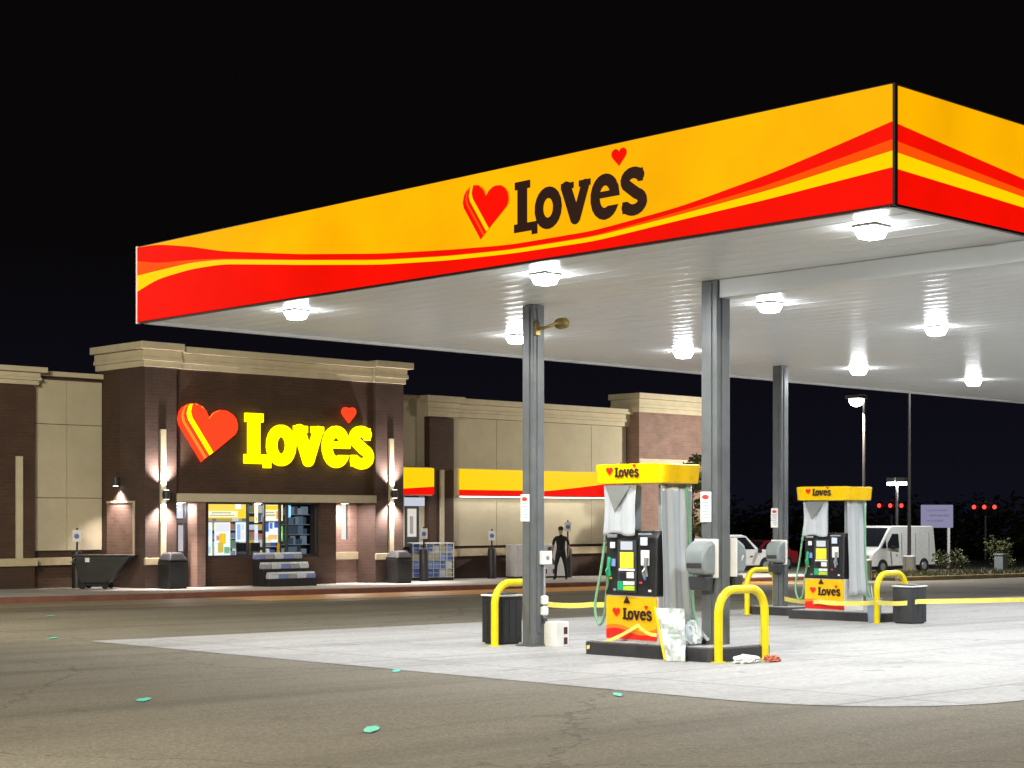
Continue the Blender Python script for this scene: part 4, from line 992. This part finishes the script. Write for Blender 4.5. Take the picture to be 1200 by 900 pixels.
# ------------------------------------------------------------------ the standing man
def person(x, y, rz):
    root = thing('person', 'man in black shirt and dark trousers standing with legs apart before the shop', 'person', on_walk(x, y), rz)
    me = bpy.data.meshes.new('body'); V = []; E = []; R = []
    def v(p, r): V.append(p); R.append(r); return len(V)-1
    def ch(a, pts):
        for p, r in pts: b_ = v(p, r); E.append((a, b_)); a = b_
        return a
    pel = v((0,0,.93), (.155,.115))
    waist = ch(pel, [((0,.01,1.08), (.15,.11)), ((0,.01,1.25), (.175,.12)), ((0,.015,1.40), (.17,.11)), ])
    neck = ch(waist, [((0,.02,1.50), (.07,.065)), ((0,.0,1.57), (.055,.06)), ((0,-.015,1.66), (.075,.09)), ((0,-.01,1.74), (.07,.085)), ((0,0,1.79), (.035,.045))])
    for s in (-1, 1):
        ch(waist, [((s*.17,.015,1.43), (.065,.065)), ((s*.235,.01,1.36), (.06,.06)), ((s*.285,.02,1.12), (.047,.047)), ((s*.29,-.06,.93), (.035,.035)), ((s*.285,-.085,.86), (.03,.036)), ((s*.28,-.10,.79), (.022,.034))])
        ch(pel, [((s*.10,0,.86), (.10,.105)), ((s*.135,0,.66), (.082,.085)), ((s*.165,-.01,.49), (.06,.062)), ((s*.185,.015,.28), (.055,.058)), ((s*.20,.02,.09), (.042,.045)), ((s*.205,-.02,.045), (.042,.04)), ((s*.215,-.15,.035), (.042,.028))])
    me.from_pydata(V, E, []); o = bpy.data.objects.new('body', me); COL.objects.link(o); o.parent = root
    sk = o.modifiers.new('skin', 'SKIN'); sk.use_smooth_shade = True
    for i, r in enumerate(R): me.skin_vertices[0].data[i].radius = r
    me.skin_vertices[0].data[0].use_root = True
    o.modifiers.new('smooth', 'SUBSURF').levels = 1; o.modifiers['smooth'].render_levels = 2
    dg = bpy.context.evaluated_depsgraph_get(); m2 = bpy.data.meshes.new_from_object(o.evaluated_get(dg)); o.modifiers.clear(); o.data = m2
    m2.materials.clear()
    for mm in (mat('skin', (.42,.26,.19), .5), mat('black shirt', (.012,.012,.014), .85), mat('dark trousers', (.014,.015,.02), .85), mat('black shoe', (.01,.01,.01), .5)): m2.materials.append(mm)
    for p in m2.polygons:
        c = p.center; z = c.z
        if z < .085: p.material_index = 3
        elif abs(c.x) > .21 and .70 < z < 1.19 : p.material_index = 0
        elif z < .98: p.material_index = 2
        elif z < 1.515: p.material_index = 1
        else: p.material_index = 0
        p.use_smooth = True
    # hair, ears, nose
    b = MB(); b.lathe([(.083,1.69),(.092,1.735),(.085,1.785),(.05,1.82),(.01,1.828)], (0,.012,0), 18, sy=1.1); b.build('hair', mat('dark hair', (.012,.009,.008), .7), root, smooth=True)
    b = MB()
    for s in (-1, 1):
        for k, (dx, L_) in enumerate(((-.022,.07),(-.008,.08),(.007,.075),(.02,.06))): b.tube([(s*.28, -.10+dx*.9, .80), (s*.278, -.105+dx, .80-L_*.55), (s*.268, -.11+dx, .80-L_)], [.009,.008,.006], 6)
        b.tube([(s*.275,-.12,.845),(s*.262,-.145,.80),(s*.258,-.15,.775)], [.01,.009,.007], 6)
    b.build('fingers', MATS['skin'], o, smooth=True)
    b = MB(); b.tube([(0,-.098,1.69),(0,-.118,1.665),(0,-.098,1.655)], [.009,.014,.01], 8); 
    for s in (-1, 1): b.lathe([(.005,-.008),(.022,-.004),(.022,.004),(.005,.008)], (s*.078,.0,1.675), 10, 'x', sy=1.4)
    b.build('face', MATS['skin'], o, smooth=True)
    MB().lathe([(.157,.965),(.157,1.0)], (0,.005,0), 20, sy=.76).build('belt', BLACKP, root)
person(26.55, 30.75, math.radians(150))

# ------------------------------------------------------------------ vehicles
def far(px, Y):                                     # point at a given forward distance, for far things
    X = (px-600)/1970*Y; return (CAM.x + X*.7216 + Y*.6923, CAM.y - X*.6923 + Y*.7216)
def vehicle(name, label, cat, loc, rz, L, W, prof, glass_side, wshield, paint, wheels, wr, lights=True, tum=.10, beltz=.9, roofz=1.5):
    """prof: side outline (x forward, z up); the cabin narrows above the belt line"""
    t = thing(name, label, cat, loc, rz)
    hw = lambda z: W/2 - tum*max(0, z-beltz)/(roofz-beltz) - .03*max(0, .45-z)
    b = MB(); b.prism(prof, lambda x, z: (x, -hw(z), z), lambda x, z: (x, hw(z), z)); b.build('body', paint, t, bevel=.05, smooth=True)
    for poly in glass_side:
        for s in (-1, 1):
            b = MB(); b.prism(poly, lambda x, z: (x, s*(hw(z)-.02), z), lambda x, z: (x, s*(hw(z)+.006), z)); b.build('side_window', DGLASS, t)
    for (xa, za, xb, zb) in wshield:
        b = MB(); nx, nz = -(zb-za), (xb-xa); l = math.hypot(nx, nz); nx, nz = nx/l*.012, nz/l*.012
        if nz < 0: nx, nz = -nx, -nz
        b.hexa([(xa, -hw(za)+.08, za), (xa, hw(za)-.08, za), (xb, hw(zb)-.08, zb), (xb, -hw(zb)+.08, zb)], [(xa+nx, -hw(za)+.08, za+nz), (xa+nx, hw(za)-.08, za+nz), (xb+nx, hw(zb)-.08, zb+nz), (xb+nx, -hw(zb)+.08, zb+nz)]); b.build('windscreen', DGLASS, t)
    for wx in wheels:
        for s in (-1, 1):
            w = MB().lathe([(wr*.6,-.11),(wr*.95,-.11),(wr,-.06),(wr,.06),(wr*.95,.11),(wr*.6,.11)], (wx, s*(W/2-.10), wr), 22, 'y').build('wheel', RUBBER, t, smooth=True)
            MB().lathe([(.05,-.125),(wr*.58,-.118),(wr*.6,-.10),(wr*.6,.10),(wr*.58,.118),(.05,.125)], (wx, s*(W/2-.10), wr), 18, 'y').build('rim', GALV, w, smooth=True)
            arch = MB(); arch.lathe([(wr*1.16,-.02),(wr*1.16,.02)], (wx, s*(W/2-.012), wr), 22, 'y'); arch.build('wheel_arch', RUBBER, t)
    xf = max(p[0] for p in prof); xr = min(p[0] for p in prof)
    for s in (-1, 1):
        MB().box(xf-.16, xf+.006, s*W*.36-.16, s*W*.36+.16, .62*beltz+.06, .62*beltz+.22).build('headlight', mat('headlamp glass', (.5,.52,.55), .1, var=0), t, bevel=.03)
        MB().box(xr-.006, xr+.1, s*W*.40-.09, s*W*.40+.09, .7*beltz, .7*beltz+.28).build('tail_light', mat('tail lamp red', (.3,.01,.01), .2, var=0), t, bevel=.02)
        b = MB(); b.box(xf*.38, xf*.38+.12, s*(W/2+.02)-.01, s*(W/2+.2), beltz+.02, beltz+.2); b.build('mirror', BLACKP, t, bevel=.02)
        for dx in (0.0, -.95): MB().box(xf*.2+dx, xf*.2+dx+.16, s*(W/2+.004), s*(W/2+.02), beltz-.14, beltz-.10).build('door_handle', BLACKP, t)
    MB().box(xr+.1, xf-.1, -W*.47, W*.47, .22, .34).build('underbody', RUBBER, t)
    MB().box(xf-.02, xf+.03, -W*.40, W*.40, .32, .46).build('bumper', DARKP, t, bevel=.02)
    MB().box(xf-.05, xf+.012, -W*.22, W*.22, .55, .72).build('grille', BLACKP, t, bevel=.015)
    return t
van_prof = [(-2.8,.38),(-2.84,.9),(-2.80,2.45),(-2.70,2.58),(.85,2.60),(1.10,2.52),(2.12,1.42),(2.66,1.14),(2.80,.92),(2.82,.38)]
V = vehicle('cargo_van', 'white cargo van parked beyond the farther dispenser', 'van', on_ground(51.6, 34.4), PI, 5.6, 2.05, van_prof,
        [[(.42,1.38),(1.42,1.38),(1.42,1.62),(.95,2.16),(.42,2.16)], [(1.52,1.38),(1.98,1.38),(1.55,1.84)]], [(2.08,1.46,1.14,2.48)], mat('white van paint', (.6,.61,.58), .3, var=.05, coat=.4), (-1.75, 1.85), .36, tum=.12, beltz=1.3, roofz=2.6)
V.scale = (.93, .92, .82)
for x in (-2.2, -1.0, .2):
    MB().box(x-.012, x+.012, 1.0, 1.027, .55, 2.2).build('panel_seam', GREYP, V)
suv_prof = [(-2.3,.35),(-2.34,.95),(-2.2,1.02),(-1.95,1.62),(-1.7,1.72),(.1,1.72),(.35,1.66),(1.0,1.10),(2.1,.98),(2.28,.85),(2.3,.35)]
vehicle('white_car', 'white estate car parked behind the twin-toned column', 'car', on_ground(*far(853, 74)), math.radians(-8), 4.6, 1.85, suv_prof,
        [[(-1.85,1.08),(-.75,1.08),(-.75,1.6),(-1.72,1.6)], [(-.65,1.08),(.78,1.08),(.28,1.6),(-.65,1.6)]], [(1.0,1.12,.37,1.65)], mat('white car paint', (.66,.66,.65), .25, var=.03, coat=.5), (-1.4, 1.42), .34)
car_prof = [(-2.2,.3),(-2.25,.85),(-1.7,.95),(-1.1,1.4),(-.8,1.46),(.1,1.46),(.35,1.4),(1.0,.98),(2.05,.85),(2.2,.7),(2.2,.3)]
vehicle('red_car', 'dark red saloon car parked beyond the hidden yellow hoop', 'car', on_ground(*far(887, 84)), math.radians(180), 4.4, 1.78, car_prof,
        [[(-1.25,1.0),(-.35,1.0),(-.35,1.36),(-.9,1.36)], [(-.25,1.0),(.8,1.0),(.28,1.36),(-.25,1.36)]], [(.98,1.0,.37,1.40)], mat('red car paint', (.25,.015,.02), .25, var=.03, coat=.5), (-1.35, 1.35), .32)

# ------------------------------------------------------------------ trees, shrubs, poles and far things
def leaf_mesh(name, clumps, n, size, m, parent, seed):
    rnd = random.Random(seed); b = MB()
    for (cx_, cy_, cz_, rx, ry, rz_) in clumps:
        for _ in range(n):
            d = Vector((rnd.gauss(0,1), rnd.gauss(0,1), rnd.gauss(0,1))).normalized() * rnd.random()**.45
            p = Vector((cx_ + d.x*rx, cy_ + d.y*ry, cz_ + d.z*rz_)); a = Vector((rnd.uniform(-1,1), rnd.uniform(-1,1), rnd.uniform(-.6,.6))).normalized()
            u = a.cross(Vector((rnd.uniform(-1,1), rnd.uniform(-1,1), rnd.uniform(-1,1)))).normalized(); s_ = size*rnd.uniform(.6,1.3)
            b.mi = 0 if rnd.random() < .6 else 1
            b._f([b.bm.verts.new(q) for q in (p - a*s_, p + u*s_*.45, p + a*s_, p - u*s_*.45)])
    return b.build(name, m, parent)
LEAF = [mat('olive leaf', (.10,.105,.03), .6, var=.3), mat('dark leaf', (.045,.055,.02), .6, var=.3)]
BARK = mat('bark', (.09,.06,.04), .9, var=.3, bump=.4)
t = thing('young_tree', 'slender young tree in front of the far pale lit brick tower', 'tree', on_ground(34.3, 31.4))
MB().tube([(0,0,-.05),(.03,0,1.4),(-.04,.05,2.8),(.05,0,4.4)], [.09,.07,.05,.015], 10).build('trunk', BARK, t, smooth=True)
rnd = random.Random(2); cl_ = []
for k in range(11):
    z = 1.2 + k*.33; a = k*2.4; r = .42*(1 - abs(k-4)/10); p = (r*math.cos(a), r*math.sin(a), z); cl_.append((*p, .34, .34, .25))
    MB().tube([(0,0,z-.25),(p[0]*.6,p[1]*.6,z-.05),p], [.025,.015,.006], 6).build('branch', BARK, t)
leaf_mesh('crown', cl_, 190, .095, LEAF, t, 5)
t = thing('conifer', 'small dark pointed evergreen just right of the twin-toned column', 'tree', on_ground(43.0, 37.6))
MB().tube([(0,0,-.05),(0,0,3.9)], [.09,.02], 8).build('trunk', BARK, t)
cl_ = []
for k in range(12):
    z = .5 + k*.3; r = 1.15*(1-k/13)
    for q in range(5): a = q*1.257 + k; cl_.append((r*.7*math.cos(a), r*.7*math.sin(a), z, r*.42, r*.42, .2))
leaf_mesh('crown', cl_, 34, .1, LEAF, t, 8)
def shrub(x, y, r, h, label, seed):
    t = thing('shrub', label, 'shrub', on_ground(x, y, .1), group='low shrubs on the verge'); rnd = random.Random(seed)
    cl_ = [(rnd.uniform(-r,r)*.6, rnd.uniform(-r,r)*.6, h*rnd.uniform(.3,.8), r*.5, r*.5, h*.3) for _ in range(7)]
    for k in range(5): MB().tube([(0,0,0),(rnd.uniform(-r,r)*.4, rnd.uniform(-r,r)*.4, h*.6)], .02, 5).build('stem', BARK, t)
    leaf_mesh('foliage', cl_, 60, .09, LEAF, t, seed)
shrub(50.8, 30.6, .7, 1.0, 'shrub under the nose of the white van', 1); shrub(56.2, 31.2, .8, 1.7, 'tall shrub at the rear of the white van', 2)
shrub(58.4, 29.6, .9, 1.3, 'wide shrub between van and utility box', 3); shrub(62.0, 30.0, .8, .8, 'low shrub on the verge beyond the utility box', 4); shrub(54.8, 30.2, .5, .55, 'smallest shrub, at the verge edge below the signboard', 6)

def light_pole(x, y, h, label, head, name='light_pole', arm=(0,-1), group='tall parking lot light poles'):
    t = thing(name, label, 'light pole', on_ground(x, y), group=group)
    MB().lathe([(.28,-.1),(.28,.75),(.22,.8)], n=16).build('concrete_base', WALK, t)
    MB().tube([(0,0,.8),(0,0,h)], [.085,.05], 10).build('pole', mat('bronze pole', (.06,.056,.055), .5), t, smooth=True)
    ax, ay = arm
    MB().tube([(0,0,h-.1),(ax*.45,ay*.45,h-.02)], .035, 8).build('arm', MATS['bronze pole'], t)
    MB().box(ax*.7-.30, ax*.7+.30, ay*.7-.30, ay*.7+.30, h-.05, h+.08).build('head', MATS['bronze pole'], t, bevel=.02)
    MB().lathe([(.05,h-.34),(.20,h-.28),(.27,h-.16),(.27,h-.055)], (ax*.7, ay*.7, 0), 18).build('lens', emis('pole lens ' + str(head), (1,.97,.9), head*.4), t, smooth=True)
    return t
light_pole(38.1, 26.4, 6.75, 'tall glowing lamp post behind the farther dispenser', 40, arm=(-.55,.1))
lamp('pole_lamp', 'AREA', (37.72, 26.47, zg(38,26)+6.3), 1300, (1,.93,.80), (36, 31, -1), shape='DISK', size=.5)
light_pole(49.9, 32.1, 11.5, 'taller dark lamp post rising past the canopy edge beside the van', 6)
lamp('pole_lamp', 'AREA', (49.9, 31.4, zg(50,32)+11.1), 2600, (.97,.98,1.0), (50, 30, -2), shape='DISK', size=.5)
t = thing('street_lamp', 'small distant white T-shaped lamp left of the taller dark post', 'lamp', on_ground(80, 52.5))
MB().tube([(0,0,0),(0,0,5.2)], .09, 8).build('pole', WHITE, t)
for s in (-1, 1):
    MB().box(-.2,.2,s*.36-.3,s*.36+.3,5.2,5.5).build('head', WHITE, t); MB().box(-.18,.18,s*.36-.27,s*.36+.27,5.0,5.197).build('lens', emis('street lens', (.95,.95,1), 22), t)
def signal(x, y, z, n, gap, label):
    t = thing('traffic_signal', label, 'traffic light', on_ground(x, y), group='distant red traffic lights'); zz_ = z - zg(x, y)
    MB().tube([(0,0,0),(0,0,zz_+.5)], .08, 8).build('mast', mat('dull mast', (.12,.14,.14), .5), t)
    d = Vector((FWD[1], -FWD[0], 0)); 
    MB().tube([tuple(d*-gap*(n-1)/2 + Vector((0,0,zz_+.3))), tuple(d*gap*(n-1)/2 + Vector((0,0,zz_+.3)))], .04, 8).build('crossarm', MATS['dull mast'], t)
    for k in range(n):
        p = d*gap*(k-(n-1)/2); h = MB().box(p.x-.17, p.x+.17, p.y-.17, p.y+.17, zz_-.6, zz_+.28).build('signal_head', BLACKP, t, bevel=.02)
        MB().lathe([(.02,-.2),(.15,-.195),(.15,.195),(.02,.2)], (p.x, p.y, zz_), 14, 'x').build('red_lens', emis('signal red', (1,.06,.05), 2.2), h)
x, y = far(1045, 118); signal(x, y, 2.35, 3, .78, 'distant row of three red signals above the white van')
x, y = far(1155, 118); signal(x, y, 2.25, 3, .72, 'distant row of three red signals out over the dark road')
t = thing('signboard', 'pale lilac signboard on posts behind the white van', 'sign', (*far(1098, 84), 0), math.radians(-38)); t.location.z = zg(*far(1098, 84))
zc = 1.6 - .55 - t.location.z
MB().box(-.82,.82,-.06,.06,zc-.02,zc+1.12).build('board', emis('lit lilac board', (.42,.40,.62), .55), t, bevel=.03)
for s in (-.6,.6): MB().box(s-.06,s+.06,-.04,.04,-.1,zc-.022).build('post', WHITE, t)
b = MB()
for k, (x0, x1) in enumerate(((-.6,.5),(-.4,.62),(-.55,.3))): b.box(x0, x1, -.068, -.062, zc+.8-k*.26, zc+.9-k*.26)
b.build('print_line', mat('faded violet print', (.25,.24,.4), .6), t)
t = thing('utility_box', 'grey utility box standing on the dark verge', 'utility box', on_ground(53.9, 29.9, .12))
MB().box(-.22,.22,-.22,.22,0,.68).build('case', GREYP, t, bevel=.02); MB().box(-.25,.25,-.25,.25,.682,.74).build('lid', GALV, t, bevel=.015)
# dark far tree belt
b = MB(); rnd = random.Random(11)
for k in range(60):
    cx_, cy_ = far(860 + k*9 + rnd.uniform(-4,4), rnd.uniform(128, 150)); h = rnd.uniform(2.6, 5.2); z0 = zg(cx_, cy_)
    for _ in range(130):
        d = Vector((rnd.gauss(0,1), rnd.gauss(0,1), rnd.gauss(0,1))).normalized() * rnd.random()**.4
        p = Vector((cx_ + d.x*1.6, cy_ + d.y*1.6, z0 + h*.55 + d.z*h*.5)); a = Vector((rnd.uniform(-1,1), rnd.uniform(-1,1), rnd.uniform(-.5,.5))).normalized(); u = a.cross(Vector((0,0,1))).normalized()*.25
        b._f([b.bm.verts.new(q) for q in (p - a*.35, p + u, p + a*.35, p - u)])
b.build('far_treeline', LEAF)['kind'] = 'stuff'

# ------------------------------------------------------------------ lot lights added out of view to brighten shop and foreground (same kind as the lit posts in view)
def flood(x, y, h, aim, pw, col, label, arm):
    light_pole(x, y, h, label, 12, arm=arm)
    lamp('added_lot_lamp', 'AREA', (x + arm[0]*.7, y + arm[1]*.7, zg(x, y) + h - .4), pw, col, aim, shape='DISK', size=.6)
flood(-7.0, 17.0, 9.0, (8, 32, 1.0), 3300, (1, .90, .68), 'added lot lamp post out of view, lighting the shop wing', (.5, .5))
flood(-19.0, -4.0, 9.5, (-6, 4, 0), 6800, (1, .92, .73), 'added lot lamp post behind the viewer, lighting the foreground', (.6, .4))

# ------------------------------------------------------------------ world, camera, view
w = bpy.data.worlds.new('World'); scene.world = w; w.use_nodes = True
nt = w.node_tree; bg = nt.nodes['Background']; bg.inputs['Strength'].default_value = 1.0
tc = nt.nodes.new('ShaderNodeTexCoord'); sx = nt.nodes.new('ShaderNodeSeparateXYZ'); nt.links.new(tc.outputs['Generated'], sx.inputs[0])
mr = nt.nodes.new('ShaderNodeMapRange'); mr.inputs['From Min'].default_value = 0.0; mr.inputs['From Max'].default_value = 0.16; nt.links.new(sx.outputs['Z'], mr.inputs['Value'])
cr = nt.nodes.new('ShaderNodeValToRGB'); cr.color_ramp.elements[0].color = (.0052,.0052,.0105,1); cr.color_ramp.elements[1].color = (.0024,.0019,.0021,1)
nt.links.new(mr.outputs['Result'], cr.inputs['Fac']); nt.links.new(cr.outputs['Color'], bg.inputs['Color'])

cam = bpy.data.cameras.new('camera'); co = bpy.data.objects.new('camera', cam); COL.objects.link(co)
co.location = CAM; co.rotation_euler = (PI/2, 0, math.atan2(-FWD[0], FWD[1]))
cam.sensor_width = 36; cam.lens = 1970/1200*36; cam.shift_y = 155/1200; cam.clip_start = .1; cam.clip_end = 2000
scene.camera = co
scene.view_settings.view_transform = 'Standard'; scene.view_settings.look = 'None'; scene.view_settings.exposure = 0; scene.view_settings.gamma = 1
scene.render.engine = 'CYCLES'
scene.cycles.use_denoising = True; scene.cycles.max_bounces = 6; scene.cycles.sample_clamp_indirect = 4
scene.cycles.use_light_tree = True
